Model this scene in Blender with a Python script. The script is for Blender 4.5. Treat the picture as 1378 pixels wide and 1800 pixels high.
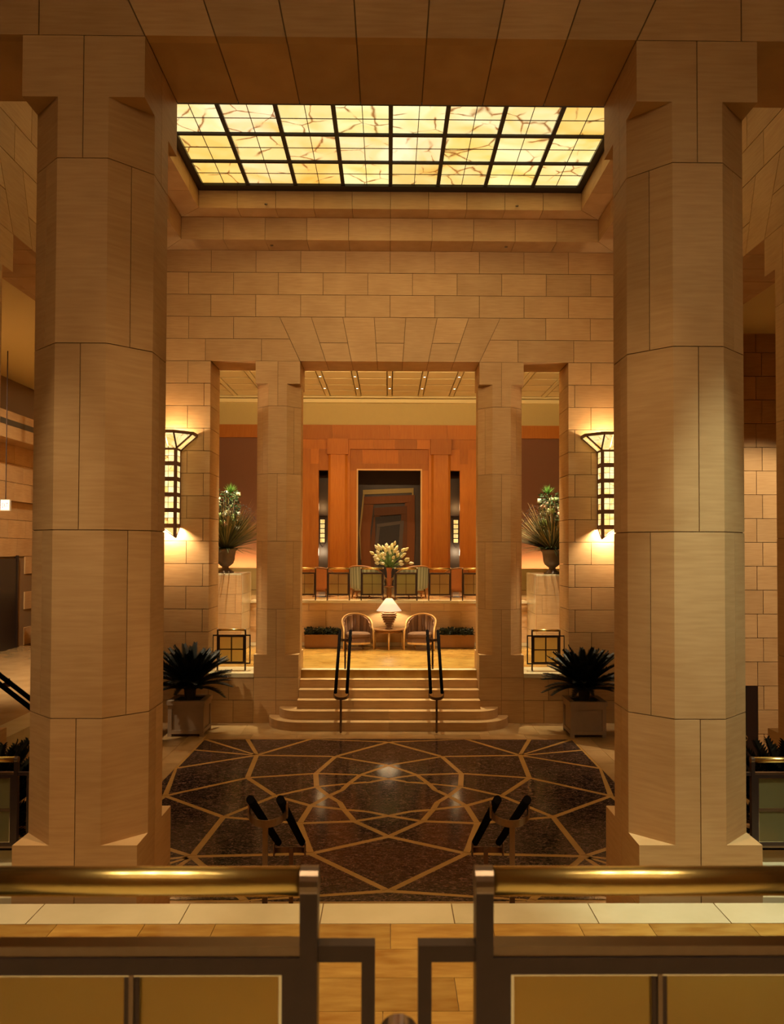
import bpy, math, random
from mathutils import Vector, Matrix
R = math.radians
PI = math.pi
random.seed(11)
SC = bpy.context.scene
COL = SC.collection
for o in list(bpy.data.objects):
    bpy.data.objects.remove(o)

# ------------------------------------------------------------------ camera
CAMZ = 3.725                      # eye height above the lobby floor
FPX, PITCH, YAW, ROLL, CX, CY = 1414.547, 0.0220, 0.0097, 0.0031, 697.44, 931.64
cam = bpy.data.cameras.new('camera')
camo = bpy.data.objects.new('camera', cam)
COL.objects.link(camo)
camo.location = (-0.0074, 0, CAMZ)
camo.rotation_mode = 'QUATERNION'
_m = Matrix.Rotation(-YAW, 3, 'Z') @ Matrix.Rotation(PI / 2 + PITCH, 3, 'X') @ Matrix.Rotation(ROLL, 3, 'Z')
camo.rotation_quaternion = _m.to_quaternion()
cam.sensor_fit = 'VERTICAL'
cam.sensor_height = 36.0
cam.lens = FPX * 36.0 / 1800.0
cam.shift_x = -(CX - 689.0) / 1800.0
cam.shift_y = (CY - 900.0) / 1800.0
cam.clip_start = 0.05
cam.clip_end = 200
cam.dof.use_dof = True
cam.dof.focus_distance = 15.0
cam.dof.aperture_fstop = 6.5
SC.camera = camo

# ------------------------------------------------------------------ world, exposure
w = bpy.data.worlds.new('world')
SC.world = w
w.use_nodes = True
w.node_tree.nodes['Background'].inputs[0].default_value = (1.0, 0.62, 0.3, 1)
w.node_tree.nodes['Background'].inputs[1].default_value = 0.02
SC.view_settings.view_transform = 'Standard'
SC.view_settings.look = 'None'
SC.view_settings.exposure = 0.0
SC.view_settings.gamma = 1.0
SC.view_settings.use_curve_mapping = False
SC.cycles.use_denoising = True
SC.cycles.use_adaptive_sampling = True
SC.cycles.adaptive_threshold = 0.1
SC.cycles.adaptive_min_samples = 16
SC.cycles.max_bounces = 6
SC.cycles.diffuse_bounces = 4
SC.cycles.glossy_bounces = 3
SC.cycles.transmission_bounces = 5
SC.cycles.sample_clamp_indirect = 4.0
SC.cycles.caustics_reflective = False
SC.cycles.caustics_refractive = False

# light levels (watts) and colours, all used by the fixtures further down
WARM = (1.0, 0.70, 0.37)
AMBER = (1.0, 0.62, 0.27)
SOFT = (1.0, 0.80, 0.52)
COOL = (0.86, 1.0, 0.80)
P_SKY = 1.15          # onyx ceiling, emission strength
P_PANE = 1.45         # sconce onyx panes
P_FRONT = 400        # added fill spots behind the camera
P_TERR = 430         # downlights over the foreground railing
P_NEAR = 950         # downlights over the near landing
P_FOYER = 2700       # downlights over the far foyer
P_LOUNGE = 1150      # downlights over the lounge
P_COFFER = 260       # small spots in the lobby coffer
P_WALL = 1300        # coffer spots that wash the far wall
P_COVE = 420         # added, unseen strip lamps lighting the ceilings
P_SCONCE = 60       # lamps inside the lobby sconces

# ------------------------------------------------------------------ materials
MATS = {}


def nt(name):
    m = bpy.data.materials.new(name)
    m.use_nodes = True
    t = m.node_tree
    b = t.nodes['Principled BSDF']
    MATS[name] = m
    return m, t, b


def N(t, typ, **kw):
    n = t.nodes.new(typ)
    for k, v in kw.items():
        setattr(n, k, v)
    return n


def plain(name, col, rough=0.5, metal=0.0, noise=0.0, scale=20, spec=0.5, bump=0.0, aniso=None):
    m, t, b = nt(name)
    b.inputs['Roughness'].default_value = rough
    b.inputs['Metallic'].default_value = metal
    b.inputs['Specular IOR Level'].default_value = spec
    b.inputs['Base Color'].default_value = (*col, 1)
    if noise or bump:
        tc = N(t, 'ShaderNodeTexCoord')
        nz = N(t, 'ShaderNodeTexNoise')
        nz.inputs['Scale'].default_value = scale
        nz.inputs['Detail'].default_value = 4
        if aniso:
            mp = N(t, 'ShaderNodeMapping')
            mp.inputs['Scale'].default_value = aniso
            t.links.new(tc.outputs['Object'], mp.inputs['Vector'])
            t.links.new(mp.outputs['Vector'], nz.inputs['Vector'])
        else:
            t.links.new(tc.outputs['Object'], nz.inputs['Vector'])
    if noise:
        mx = N(t, 'ShaderNodeMix', data_type='RGBA')
        mx.inputs[6].default_value = (*[c * (1 - noise) for c in col], 1)
        mx.inputs[7].default_value = (*[min(1, c * (1 + noise)) for c in col], 1)
        t.links.new(nz.outputs['Fac'], mx.inputs[0])
        t.links.new(mx.outputs[2], b.inputs['Base Color'])
    if bump:
        bp = N(t, 'ShaderNodeBump')
        bp.inputs['Strength'].default_value = bump
        bp.inputs['Distance'].default_value = 0.01
        t.links.new(nz.outputs['Fac'], bp.inputs['Height'])
        t.links.new(bp.outputs['Normal'], b.inputs['Normal'])
    return m


def stone(name, c1, c2, rough=0.55, var=0.09, vein=0.25, scale=(1.1, 1.1, 13.0), spec=0.3):
    """honed limestone: bedding streaks, soft blotches and a tone of its own for every block"""
    m, t, b = nt(name)
    L = t.links.new
    tc = N(t, 'ShaderNodeTexCoord')
    oi = N(t, 'ShaderNodeObjectInfo')
    mu = N(t, 'ShaderNodeMath', operation='MULTIPLY')
    mu.inputs[1].default_value = 37.0
    L(oi.outputs['Random'], mu.inputs[0])
    cb = N(t, 'ShaderNodeCombineXYZ')
    for i in range(3):
        L(mu.outputs[0], cb.inputs[i])
    geo = N(t, 'ShaderNodeNewGeometry')
    ad = N(t, 'ShaderNodeVectorMath', operation='ADD')
    L(geo.outputs['Position'], ad.inputs[0])
    L(cb.outputs[0], ad.inputs[1])
    mp = N(t, 'ShaderNodeMapping')
    mp.inputs['Scale'].default_value = scale
    L(ad.outputs[0], mp.inputs['Vector'])
    n1 = N(t, 'ShaderNodeTexNoise')
    n1.inputs['Scale'].default_value = 3.0
    n1.inputs['Detail'].default_value = 4
    n1.inputs['Distortion'].default_value = 0.0
    L(mp.outputs[0], n1.inputs['Vector'])
    n2 = N(t, 'ShaderNodeTexNoise')
    n2.inputs['Scale'].default_value = 1.6
    n2.inputs['Detail'].default_value = 2
    L(ad.outputs[0], n2.inputs['Vector'])
    s = N(t, 'ShaderNodeMath', operation='ADD')
    L(n1.outputs['Fac'], s.inputs[0])
    L(n2.outputs['Fac'], s.inputs[1])
    mr = N(t, 'ShaderNodeMapRange')
    mr.inputs['From Min'].default_value = 0.7
    mr.inputs['From Max'].default_value = 1.3
    L(s.outputs[0], mr.inputs['Value'])
    mx = N(t, 'ShaderNodeMix', data_type='RGBA')
    mx.inputs[6].default_value = (*c1, 1)
    mx.inputs[7].default_value = (*c2, 1)
    L(mr.outputs[0], mx.inputs[0])
    hv = N(t, 'ShaderNodeHueSaturation')
    vr = N(t, 'ShaderNodeMapRange')
    vr.inputs['To Min'].default_value = 1 - var
    vr.inputs['To Max'].default_value = 1 + var
    L(oi.outputs['Random'], vr.inputs['Value'])
    L(vr.outputs[0], hv.inputs['Value'])
    L(mx.outputs[2], hv.inputs['Color'])
    L(hv.outputs[0], b.inputs['Base Color'])
    b.inputs['Roughness'].default_value = rough
    b.inputs['Specular IOR Level'].default_value = spec
    return m


stone('limestone', (0.485, 0.285, 0.118), (0.595, 0.375, 0.172))
stone('floor_stone', (0.40, 0.24, 0.10), (0.52, 0.33, 0.15), rough=0.18, scale=(1, 1, 1), spec=0.5, var=0.12)
stone('pale_stone', (0.62, 0.52, 0.30), (0.72, 0.61, 0.38), rough=0.25, scale=(1, 1, 1), spec=0.5, var=0.06)
stone('gold_floor', (0.33, 0.15, 0.024), (0.54, 0.32, 0.075), rough=0.22, scale=(1.2, 5, 1), spec=0.5, var=0.16)
stone('inlay_stone', (0.46, 0.26, 0.075), (0.54, 0.32, 0.11), rough=0.22, scale=(1, 1, 1), spec=0.2, var=0.05)
plain('mortar', (0.22, 0.13, 0.055), 0.9)


def marble_dark(name):
    m, t, b = nt(name)
    L = t.links.new
    geo = N(t, 'ShaderNodeNewGeometry')
    oi = N(t, 'ShaderNodeObjectInfo')
    mp = N(t, 'ShaderNodeMapping')
    mp.inputs['Scale'].default_value = (1, 1.6, 1)
    L(geo.outputs['Position'], mp.inputs['Vector'])
    mu = N(t, 'ShaderNodeMath', operation='MULTIPLY')
    mu.inputs[1].default_value = 20
    L(oi.outputs['Random'], mu.inputs[0])
    L(mu.outputs[0], mp.inputs['Location'])
    n1 = N(t, 'ShaderNodeTexNoise')
    n1.inputs['Scale'].default_value = 15
    n1.inputs['Detail'].default_value = 5
    n1.inputs['Roughness'].default_value = 0.72
    n1.inputs['Distortion'].default_value = 1.6
    L(mp.outputs[0], n1.inputs['Vector'])
    cr = N(t, 'ShaderNodeValToRGB')
    e = cr.color_ramp.elements
    e[0].position = 0.38
    e[0].color = (0.006, 0.004, 0.005, 1)
    e[1].position = 0.66
    e[1].color = (0.27, 0.155, 0.115, 1)
    e2 = cr.color_ramp.elements.new(0.52)
    e2.color = (0.046, 0.028, 0.025, 1)
    L(n1.outputs['Fac'], cr.inputs[0])
    n2 = N(t, 'ShaderNodeTexNoise')
    n2.inputs['Scale'].default_value = 1.4
    n2.inputs['Detail'].default_value = 5
    n2.inputs['Distortion'].default_value = 2
    L(mp.outputs[0], n2.inputs['Vector'])
    a = N(t, 'ShaderNodeMath', operation='SUBTRACT')
    a.inputs[1].default_value = 0.5
    L(n2.outputs['Fac'], a.inputs[0])
    ab = N(t, 'ShaderNodeMath', operation='ABSOLUTE')
    L(a.outputs[0], ab.inputs[0])
    mr = N(t, 'ShaderNodeMapRange')
    mr.inputs['From Min'].default_value = 0.0
    mr.inputs['From Max'].default_value = 0.012
    mr.inputs['To Min'].default_value = 0.5
    mr.inputs['To Max'].default_value = 0.0
    L(ab.outputs[0], mr.inputs['Value'])
    mx = N(t, 'ShaderNodeMix', data_type='RGBA')
    mx.inputs[7].default_value = (0.22, 0.13, 0.08, 1)
    L(mr.outputs[0], mx.inputs[0])
    L(cr.outputs[0], mx.inputs[6])
    L(mx.outputs[2], b.inputs['Base Color'])
    b.inputs['Roughness'].default_value = 0.11
    b.inputs['Specular IOR Level'].default_value = 0.10
    return m


marble_dark('dark_marble')


def onyx(name, strength, scale=1.0):
    """back-lit onyx; the tone of each pane comes from the object colour"""
    m, t, b = nt(name)
    L = t.links.new
    geo = N(t, 'ShaderNodeNewGeometry')
    oi = N(t, 'ShaderNodeObjectInfo')
    mp = N(t, 'ShaderNodeMapping')
    mp.inputs['Scale'].default_value = (scale, scale, scale)
    mu = N(t, 'ShaderNodeVectorMath', operation='SCALE')
    mu.inputs['Scale'].default_value = 23.0
    L(oi.outputs['Color'], mu.inputs[0])
    L(mu.outputs[0], mp.inputs['Location'])
    L(geo.outputs['Position'], mp.inputs['Vector'])
    n1 = N(t, 'ShaderNodeTexNoise')
    n1.inputs['Scale'].default_value = 1.1
    n1.inputs['Detail'].default_value = 4
    n1.inputs['Distortion'].default_value = 0.9
    L(mp.outputs[0], n1.inputs['Vector'])
    # cloud tone
    cr = N(t, 'ShaderNodeValToRGB')
    e = cr.color_ramp.elements
    e[0].position = 0.30
    e[0].color = (0.90, 0.58, 0.15, 1)
    e[1].position = 0.62
    e[1].color = (1.0, 0.86, 0.46, 1)
    L(n1.outputs['Fac'], cr.inputs[0])
    # veins
    nd = N(t, 'ShaderNodeTexNoise')
    nd.inputs['Scale'].default_value = 2.2
    nd.inputs['Detail'].default_value = 4
    L(mp.outputs[0], nd.inputs['Vector'])
    mxv = N(t, 'ShaderNodeMix', data_type='VECTOR')
    mxv.inputs[0].default_value = 0.16
    L(mp.outputs[0], mxv.inputs[4])
    L(nd.outputs['Color'], mxv.inputs[5])
    vo = N(t, 'ShaderNodeTexVoronoi', feature='DISTANCE_TO_EDGE')
    vo.inputs['Scale'].default_value = 1.55
    L(mxv.outputs[1], vo.inputs['Vector'])
    nw = N(t, 'ShaderNodeTexNoise')
    nw.inputs['Scale'].default_value = 3.0
    L(mp.outputs[0], nw.inputs['Vector'])
    wd = N(t, 'ShaderNodeMapRange')
    wd.inputs['From Min'].default_value = 0.35
    wd.inputs['From Max'].default_value = 0.75
    wd.inputs['To Min'].default_value = 0.010
    wd.inputs['To Max'].default_value = 0.06
    L(nw.outputs['Fac'], wd.inputs['Value'])
    r_ = N(t, 'ShaderNodeMapRange')
    r_.inputs['To Min'].default_value = 1.0
    r_.inputs['To Max'].default_value = 0.0
    L(vo.outputs['Distance'], r_.inputs['Value'])
    L(wd.outputs[0], r_.inputs['From Max'])
    v1 = r_.outputs[0]
    n3 = N(t, 'ShaderNodeTexNoise')
    n3.inputs['Scale'].default_value = 1.7
    L(mp.outputs[0], n3.inputs['Vector'])
    mk = N(t, 'ShaderNodeMapRange')
    mk.inputs['From Min'].default_value = 0.42
    mk.inputs['From Max'].default_value = 0.52
    L(n3.outputs['Fac'], mk.inputs['Value'])
    vm = N(t, 'ShaderNodeMath', operation='MULTIPLY')
    L(v1, vm.inputs[0])
    L(mk.outputs[0], vm.inputs[1])
    mx = N(t, 'ShaderNodeMix', data_type='RGBA')
    mx.inputs[7].default_value = (0.22, 0.055, 0.008, 1)
    L(vm.outputs[0], mx.inputs[0])
    L(cr.outputs[0], mx.inputs[6])
    tone = N(t, 'ShaderNodeMix', data_type='RGBA', blend_type='MULTIPLY')
    tone.inputs[0].default_value = 1.0
    L(mx.outputs[2], tone.inputs[6])
    L(oi.outputs['Color'], tone.inputs[7])
    L(tone.outputs[2], b.inputs['Emission Color'])
    b.inputs['Emission Strength'].default_value = strength
    b.inputs['Base Color'].default_value = (0.5, 0.35, 0.12, 1)
    b.inputs['Roughness'].default_value = 0.3
    return m


onyx('onyx_ceiling', P_SKY, 1.0)
onyx('onyx_sconce', P_PANE, 4.0)

plain('black_frame', (0.012, 0.008, 0.006), 0.35, 0.3)
plain('bronze', (0.23, 0.155, 0.10), 0.3, 0.9, 0.12, 40)
plain('bronze_dark', (0.070, 0.046, 0.040), 0.36, 0.75, 0.1, 40)
plain('brass', (0.70, 0.51, 0.18), 0.26, 1.0)
plain('brushed_copper', (0.21, 0.14, 0.10), 0.36, 1.0, 0.1, 60)
plain('sconce_bronze', (0.17, 0.085, 0.04), 0.5, 0.2)
plain('steel', (0.50, 0.46, 0.40), 0.26, 1.0, 0.08, 30)
plain('chrome', (0.75, 0.68, 0.55), 0.12, 1.0)
plain('leather_black', (0.006, 0.005, 0.005), 0.6, 0, 0.2, 60, spec=0.0)


def wood(name, c1, c2, rough=0.4):
    m, t, b = nt(name)
    L = t.links.new
    geo = N(t, 'ShaderNodeNewGeometry')
    oi = N(t, 'ShaderNodeObjectInfo')
    mp = N(t, 'ShaderNodeMapping')
    mp.inputs['Scale'].default_value = (9, 9, 0.9)
    L(geo.outputs['Position'], mp.inputs['Vector'])
    n1 = N(t, 'ShaderNodeTexNoise')
    n1.inputs['Scale'].default_value = 2.4
    n1.inputs['Detail'].default_value = 5
    n1.inputs['Distortion'].default_value = 0.6
    L(mp.outputs[0], n1.inputs['Vector'])
    mx = N(t, 'ShaderNodeMix', data_type='RGBA')
    mx.inputs[6].default_value = (*c1, 1)
    mx.inputs[7].default_value = (*c2, 1)
    L(n1.outputs['Fac'], mx.inputs[0])
    hv = N(t, 'ShaderNodeHueSaturation')
    vr = N(t, 'ShaderNodeMapRange')
    vr.inputs['To Min'].default_value = 0.8
    vr.inputs['To Max'].default_value = 1.2
    L(oi.outputs['Random'], vr.inputs['Value'])
    L(vr.outputs[0], hv.inputs['Value'])
    L(mx.outputs[2], hv.inputs['Color'])
    L(hv.outputs[0], b.inputs['Base Color'])
    b.inputs['Roughness'].default_value = rough + 0.1
    b.inputs['Specular IOR Level'].default_value = 0.2
    return m


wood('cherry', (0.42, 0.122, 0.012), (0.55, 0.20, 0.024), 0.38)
wood('cherry_reflected', (0.24, 0.075, 0.014), (0.32, 0.11, 0.024), 0.4)  # cherry darkened for the reflected frames, their dimness put into the colour
wood('cherry_reflected_dark', (0.14, 0.05, 0.015), (0.20, 0.075, 0.022), 0.4)  # deeper copy of it for the inner reflected frame
wood('walnut', (0.22, 0.10, 0.035), (0.32, 0.15, 0.05), 0.32)
wood('maple', (0.62, 0.37, 0.13), (0.74, 0.47, 0.19), 0.35)
plain('fabric_brown', (0.20, 0.085, 0.038), 0.85, 0, 0.12, 50)
plain('cream_wall', (0.52, 0.39, 0.135), 0.75, 0, 0.04, 6)
plain('cream_ceiling', (0.78, 0.64, 0.30), 0.7)
plain('plaster', (0.74, 0.67, 0.55), 0.8)
plain('groove', (0.22, 0.14, 0.04), 0.8)
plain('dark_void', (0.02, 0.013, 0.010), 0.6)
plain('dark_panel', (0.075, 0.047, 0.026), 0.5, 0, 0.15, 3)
plain('aisle_wall_dark', (0.30, 0.17, 0.09), 0.7)
plain('door_dark', (0.018, 0.013, 0.013), 0.3, 0.1)
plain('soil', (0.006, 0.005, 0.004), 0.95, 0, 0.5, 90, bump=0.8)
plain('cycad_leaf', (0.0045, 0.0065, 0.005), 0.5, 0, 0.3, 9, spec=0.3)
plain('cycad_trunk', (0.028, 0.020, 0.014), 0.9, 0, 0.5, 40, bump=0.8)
plain('planter_stone', (0.34, 0.24, 0.155), 0.55, 0, 0.10, 9)
plain('planter_copper', (0.28, 0.135, 0.045), 0.45, 0.3, 0.1, 12)
plain('hedge_leaf', (0.010, 0.022, 0.013), 0.45, 0, 0.4, 30)
plain('lamp_base', (0.26, 0.14, 0.08), 0.4, 0.2, 0.15, 30)
plain('urn', (0.15, 0.095, 0.06), 0.5, 0.2, 0.25, 14)
plain('grass_green', (0.16, 0.15, 0.045), 0.6, 0, 0.5, 8)
plain('grass_dark', (0.055, 0.055, 0.022), 0.6, 0, 0.4, 8)
plain('grass_straw', (0.42, 0.27, 0.10), 0.6, 0, 0.3, 8)
plain('fern', (0.16, 0.36, 0.05), 0.55, 0, 0.3, 20)
plain('leaf_mid', (0.06, 0.10, 0.03), 0.5, 0, 0.3, 20)
plain('flower_white', (0.80, 0.76, 0.55), 0.6)
plain('flower_peach', (0.80, 0.48, 0.28), 0.6)
plain('flower_green', (0.48, 0.55, 0.20), 0.6)
plain('flower_cream', (0.80, 0.72, 0.38), 0.6)
plain('stem_green', (0.16, 0.28, 0.07), 0.5)
plain('twig', (0.06, 0.035, 0.02), 0.8)
plain('terracotta', (0.40, 0.13, 0.05), 0.5, 0, 0.1, 20)
plain('sign_case', (0.55, 0.50, 0.42), 0.4)
plain('grille', (0.07, 0.055, 0.035), 0.6)
plain('amber_leather', (0.42, 0.16, 0.05), 0.5, 0, 0.1, 20)


def emis(name, col, st):
    m, t, b = nt(name)
    b.inputs['Base Color'].default_value = (*col, 1)
    b.inputs['Emission Color'].default_value = (*col, 1)
    b.inputs['Emission Strength'].default_value = st


emis('bulb', (1, 0.82, 0.55), 12)
emis('sign_glow', (1.0, 0.88, 0.84), 0.8)
emis('sign_red', (0.9, 0.10, 0.10), 0.5)
emis('cove', (1.0, 0.72, 0.30), 2.2)


for _n in ('bulb', 'sign_glow', 'sign_red', 'cove', 'onyx_sconce'):
    MATS[_n].cycles.emission_sampling = 'NONE'


def shade_mat():
    m, t, b = nt('lamp_shade')
    b.inputs['Base Color'].default_value = (0.85, 0.76, 0.58, 1)
    b.inputs['Roughness'].default_value = 0.8
    b.inputs['Emission Color'].default_value = (1.0, 0.84, 0.58, 1)
    b.inputs['Emission Strength'].default_value = 0.65


shade_mat()


def glass_amber():
    m, t, b = nt('amber_glass')
    b.inputs['Base Color'].default_value = (0.66, 0.57, 0.24, 1)
    b.inputs['Roughness'].default_value = 0.38
    b.inputs['Transmission Weight'].default_value = 0.82
    b.inputs['IOR'].default_value = 1.25


glass_amber()


def stripe(name, cols, freq, rough=0.8, axis=0):
    m, t, b = nt(name)
    L = t.links.new
    tc = N(t, 'ShaderNodeTexCoord')
    sp = N(t, 'ShaderNodeSeparateXYZ')
    L(tc.outputs['Object'], sp.inputs[0])
    mu = N(t, 'ShaderNodeMath', operation='MULTIPLY')
    mu.inputs[1].default_value = freq
    L(sp.outputs[axis], mu.inputs[0])
    fr = N(t, 'ShaderNodeMath', operation='FRACT')
    L(mu.outputs[0], fr.inputs[0])
    cr = N(t, 'ShaderNodeValToRGB')
    cr.color_ramp.interpolation = 'CONSTANT'
    e = cr.color_ramp.elements
    e[0].position = 0
    e[0].color = (*cols[0], 1)
    e[1].position = 0.5
    e[1].color = (*cols[1], 1)
    L(fr.outputs[0], cr.inputs[0])
    L(cr.outputs[0], b.inputs['Base Color'])
    b.inputs['Roughness'].default_value = rough


plain('velvet_rose', (0.27, 0.15, 0.085), 0.85, 0, 0.2, 26)
plain('velvet_dark', (0.15, 0.075, 0.042), 0.85, 0, 0.15, 26)
plain('velvet_cushion', (0.15, 0.075, 0.034), 0.85, 0, 0.15, 26)
stripe('silk_stripe', ((0.40, 0.46, 0.38), (0.24, 0.28, 0.22)), 12)
plain('silk_pale', (0.46, 0.50, 0.40), 0.6, 0, 0.08, 20)

# ------------------------------------------------------------------ mesh helpers


class MB:
    def __init__(s):
        s.v = []
        s.f = []
        s.sm = []

    def add(s, vs, fs, smooth=False):
        n = len(s.v)
        s.v += [tuple(v) for v in vs]
        for f in fs:
            s.f.append(tuple(i + n for i in f))
            s.sm.append(smooth)
        return s

    def box(s, x0, x1, y0, y1, z0, z1, M=None):
        vs = [(x, y, z) for z in (z0, z1) for y in (y0, y1) for x in (x0, x1)]
        if M is not None:
            vs = [M @ Vector(v) for v in vs]
        fs = [(0, 2, 3, 1), (4, 5, 7, 6), (0, 1, 5, 4), (2, 6, 7, 3), (0, 4, 6, 2), (1, 3, 7, 5)]
        return s.add(vs, fs)

    def prism(s, poly, z0, z1, fn=None, smooth=False):
        """poly in (a,b) counter-clockwise, extruded along the third axis"""
        n = len(poly)
        fn = fn or (lambda a, b, c: (a, b, c))
        vs = [fn(a, b, z0) for a, b in poly] + [fn(a, b, z1) for a, b in poly]
        fs = [tuple(reversed(range(n))), tuple(range(n, 2 * n))]
        s.add(vs, fs)
        vs2 = vs
        k = len(s.v) - 2 * n
        for i in range(n):
            j = (i + 1) % n
            s.f.append((k + i, k + j, k + n + j, k + n + i))
            s.sm.append(smooth)
        return s

    def tube(s, pts, r, seg=12, caps=True):
        pts = [Vector(p) for p in pts]
        n = len(pts)
        rs = r if isinstance(r, (list, tuple)) else [r] * n
        vs = []
        up = None
        for i, p in enumerate(pts):
            d = (pts[min(i + 1, n - 1)] - pts[max(i - 1, 0)]).normalized()
            if up is None:
                up = Vector((0, 0, 1)) if abs(d.z) < 0.95 else Vector((1, 0, 0))
            a = d.cross(up)
            if a.length < 1e-4:
                a = d.cross(Vector((0, 1, 0)))
            a.normalize()
            b2 = a.cross(d).normalized()
            up = b2
            for k in range(seg):
                t = 2 * PI * k / seg
                vs.append(p + rs[i] * (math.cos(t) * a + math.sin(t) * b2))
        fs = []
        for i in range(n - 1):
            for k in range(seg):
                k2 = (k + 1) % seg
                fs.append((i * seg + k, i * seg + k2, (i + 1) * seg + k2, (i + 1) * seg + k))
        s.add(vs, fs, True)
        if caps:
            m = len(s.v) - len(vs)
            s.f.append(tuple(m + k for k in reversed(range(seg))))
            s.sm.append(False)
            s.f.append(tuple(m + (n - 1) * seg + k for k in range(seg)))
            s.sm.append(False)
        return s

    def lathe(s, prof, seg=24, smooth=True, c=(0, 0)):
        vs = []
        for r, z in prof:
            for k in range(seg):
                t = 2 * PI * k / seg
                vs.append((c[0] + r * math.cos(t), c[1] + r * math.sin(t), z))
        fs = []
        n = len(prof)
        for i in range(n - 1):
            for k in range(seg):
                k2 = (k + 1) % seg
                fs.append((i * seg + k, i * seg + k2, (i + 1) * seg + k2, (i + 1) * seg + k))
        s.add(vs, fs, smooth)
        m = len(s.v) - len(vs)
        s.f.append(tuple(m + k for k in reversed(range(seg))))
        s.sm.append(False)
        s.f.append(tuple(m + (n - 1) * seg + k for k in range(seg)))
        s.sm.append(False)
        return s

    def bar(s, p0, p1, w, h, up=(0, 0, 1)):
        """square bar from p0 to p1"""
        p0 = Vector(p0)
        p1 = Vector(p1)
        d = (p1 - p0).normalized()
        u = Vector(up)
        a = d.cross(u).normalized()
        b = a.cross(d).normalized()
        vs = []
        for p in (p0, p1):
            for sa, sb in ((-1, -1), (1, -1), (1, 1), (-1, 1)):
                vs.append(p + a * sa * w / 2 + b * sb * h / 2)
        return s.add(vs, [(3, 2, 1, 0), (4, 5, 6, 7), (0, 1, 5, 4), (1, 2, 6, 5), (2, 3, 7, 6), (3, 0, 4, 7)])

    def mesh(s, name, mat):
        me = bpy.data.meshes.new(name)
        me.from_pydata(s.v, [], s.f)
        me.polygons.foreach_set('use_smooth', s.sm)
        if mat:
            me.materials.append(MATS[mat])
        import bmesh
        bm = bmesh.new()
        bm.from_mesh(me)
        bmesh.ops.recalc_face_normals(bm, faces=bm.faces)
        bm.to_mesh(me)
        bm.free()
        me.update()
        return me

    def build(s, name, mat, parent=None, loc=None, **kw):
        o = bpy.data.objects.new(name, s.mesh(name, mat))
        COL.objects.link(o)
        if parent is not None:
            o.parent = parent
        if loc:
            o.location = loc
        for k, v in kw.items():
            o[k] = v
        return o


def tag(o, label=None, cat=None, group=None, kind=None):
    if label:
        o['label'] = label
    if cat:
        o['category'] = cat
    if group:
        o['group'] = group
    if kind:
        o['kind'] = kind
    return o


def thing(name, label, cat, loc=(0, 0, 0), rz=0, group=None, kind=None):
    o = bpy.data.objects.new(name, None)
    o.empty_display_size = 0.1
    COL.objects.link(o)
    o.location = loc
    o.rotation_euler = (0, 0, rz)
    return tag(o, label, cat, group, kind)


def inst(me, name, parent, loc=(0, 0, 0), rot=(0, 0, 0), sc=(1, 1, 1)):
    o = bpy.data.objects.new(name, me)
    COL.objects.link(o)
    o.parent = parent
    o.location = loc
    o.rotation_euler = rot
    o.scale = sc
    return o


def dup(root, loc, rz=0, label=None, group=None, sx=1):
    def cp(o, par):
        c = o.copy()
        COL.objects.link(c)
        c.parent = par
        for ch in kids.get(o.name, []):
            cp(ch, c)
        return c
    kids = {}
    for o in bpy.data.objects:
        if o.parent:
            kids.setdefault(o.parent.name, []).append(o)
    r = cp(root, None)
    r.location = loc
    r.rotation_euler = (0, 0, rz)
    if sx != 1:
        r.scale = (sx, 1, 1)
    if label:
        r['label'] = label
    if group:
        r['group'] = group
    return r


def spot(name, parent, loc, target, power, col, angle=60, blend=0.6, size=0.06):
    """loc and target in the parent's space"""
    l = bpy.data.lights.new(name, 'SPOT')
    l.energy = power
    l.color = col
    l.spot_size = R(angle)
    l.spot_blend = blend
    l.shadow_soft_size = size
    o = bpy.data.objects.new(name, l)
    COL.objects.link(o)
    o.parent = parent
    o.location = loc
    d = Vector(target) - Vector(loc)
    o.rotation_mode = 'QUATERNION'
    o.rotation_quaternion = d.to_track_quat('-Z', 'Y')
    return o


def point(name, parent, loc, power, col, size=0.05):
    l = bpy.data.lights.new(name, 'POINT')
    l.energy = power
    l.color = col
    l.shadow_soft_size = size
    o = bpy.data.objects.new(name, l)
    COL.objects.link(o)
    o.parent = parent
    o.location = loc
    return o


# ------------------------------------------------------------------ dimensions (metres, lobby floor z = 0)
W = 0.95                          # column across its flats, and thickness of the walls
S8 = W * 0.41421
H2 = W / 2
Q = W * 0.29289
A = 2.398                         # column axis from the centre line
YF, YN = 17.174, 7.164            # lobby faces of the far and the near wall
YC = (YF + YN) / 2
HW = 4.82                         # half width of the lobby
HD = (YF - YN) / 2                # half depth
CO = 0.4819                       # course height
ZS = 16 * CO                      # soffit of the openings
ZT = 10.10                        # top of the walls
J1, DZ = ZS - 2 * CO, 3 * CO
ZP = 3 * CO                       # top of plinth
LAND = 1.05                       # level of the foyers
TERR = 2.275                      # level of the terraces
G = 0.011                         # joint

# ------------------------------------------------------------------ the four walls of the lobby
def wmap(side):
    if side == 'far':
        return lambda u, z, d: (u, YF + d, z)
    if side == 'near':
        return lambda u, z, d: (u, YN - d, z)
    if side == 'left':
        return lambda u, z, d: (-HW - d, YC + u, z)
    return lambda u, z, d: (HW + d, YC + u, z)


def inset(poly, g):
    """shrink a convex counter-clockwise polygon by g"""
    n = len(poly)
    out = []
    for i in range(n):
        p0, p1, p2 = (Vector(poly[i - 1]), Vector(poly[i]), Vector(poly[(i + 1) % n]))
        d1 = (p1 - p0).normalized()
        d2 = (p2 - p1).normalized()
        n1 = Vector((-d1.y, d1.x))
        n2 = Vector((-d2.y, d2.x))
        k = 1 + n1.dot(n2)
        m = (n1 + n2) / max(k, 0.2)
        out.append(tuple(p1 + m * g))
    return out


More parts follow.
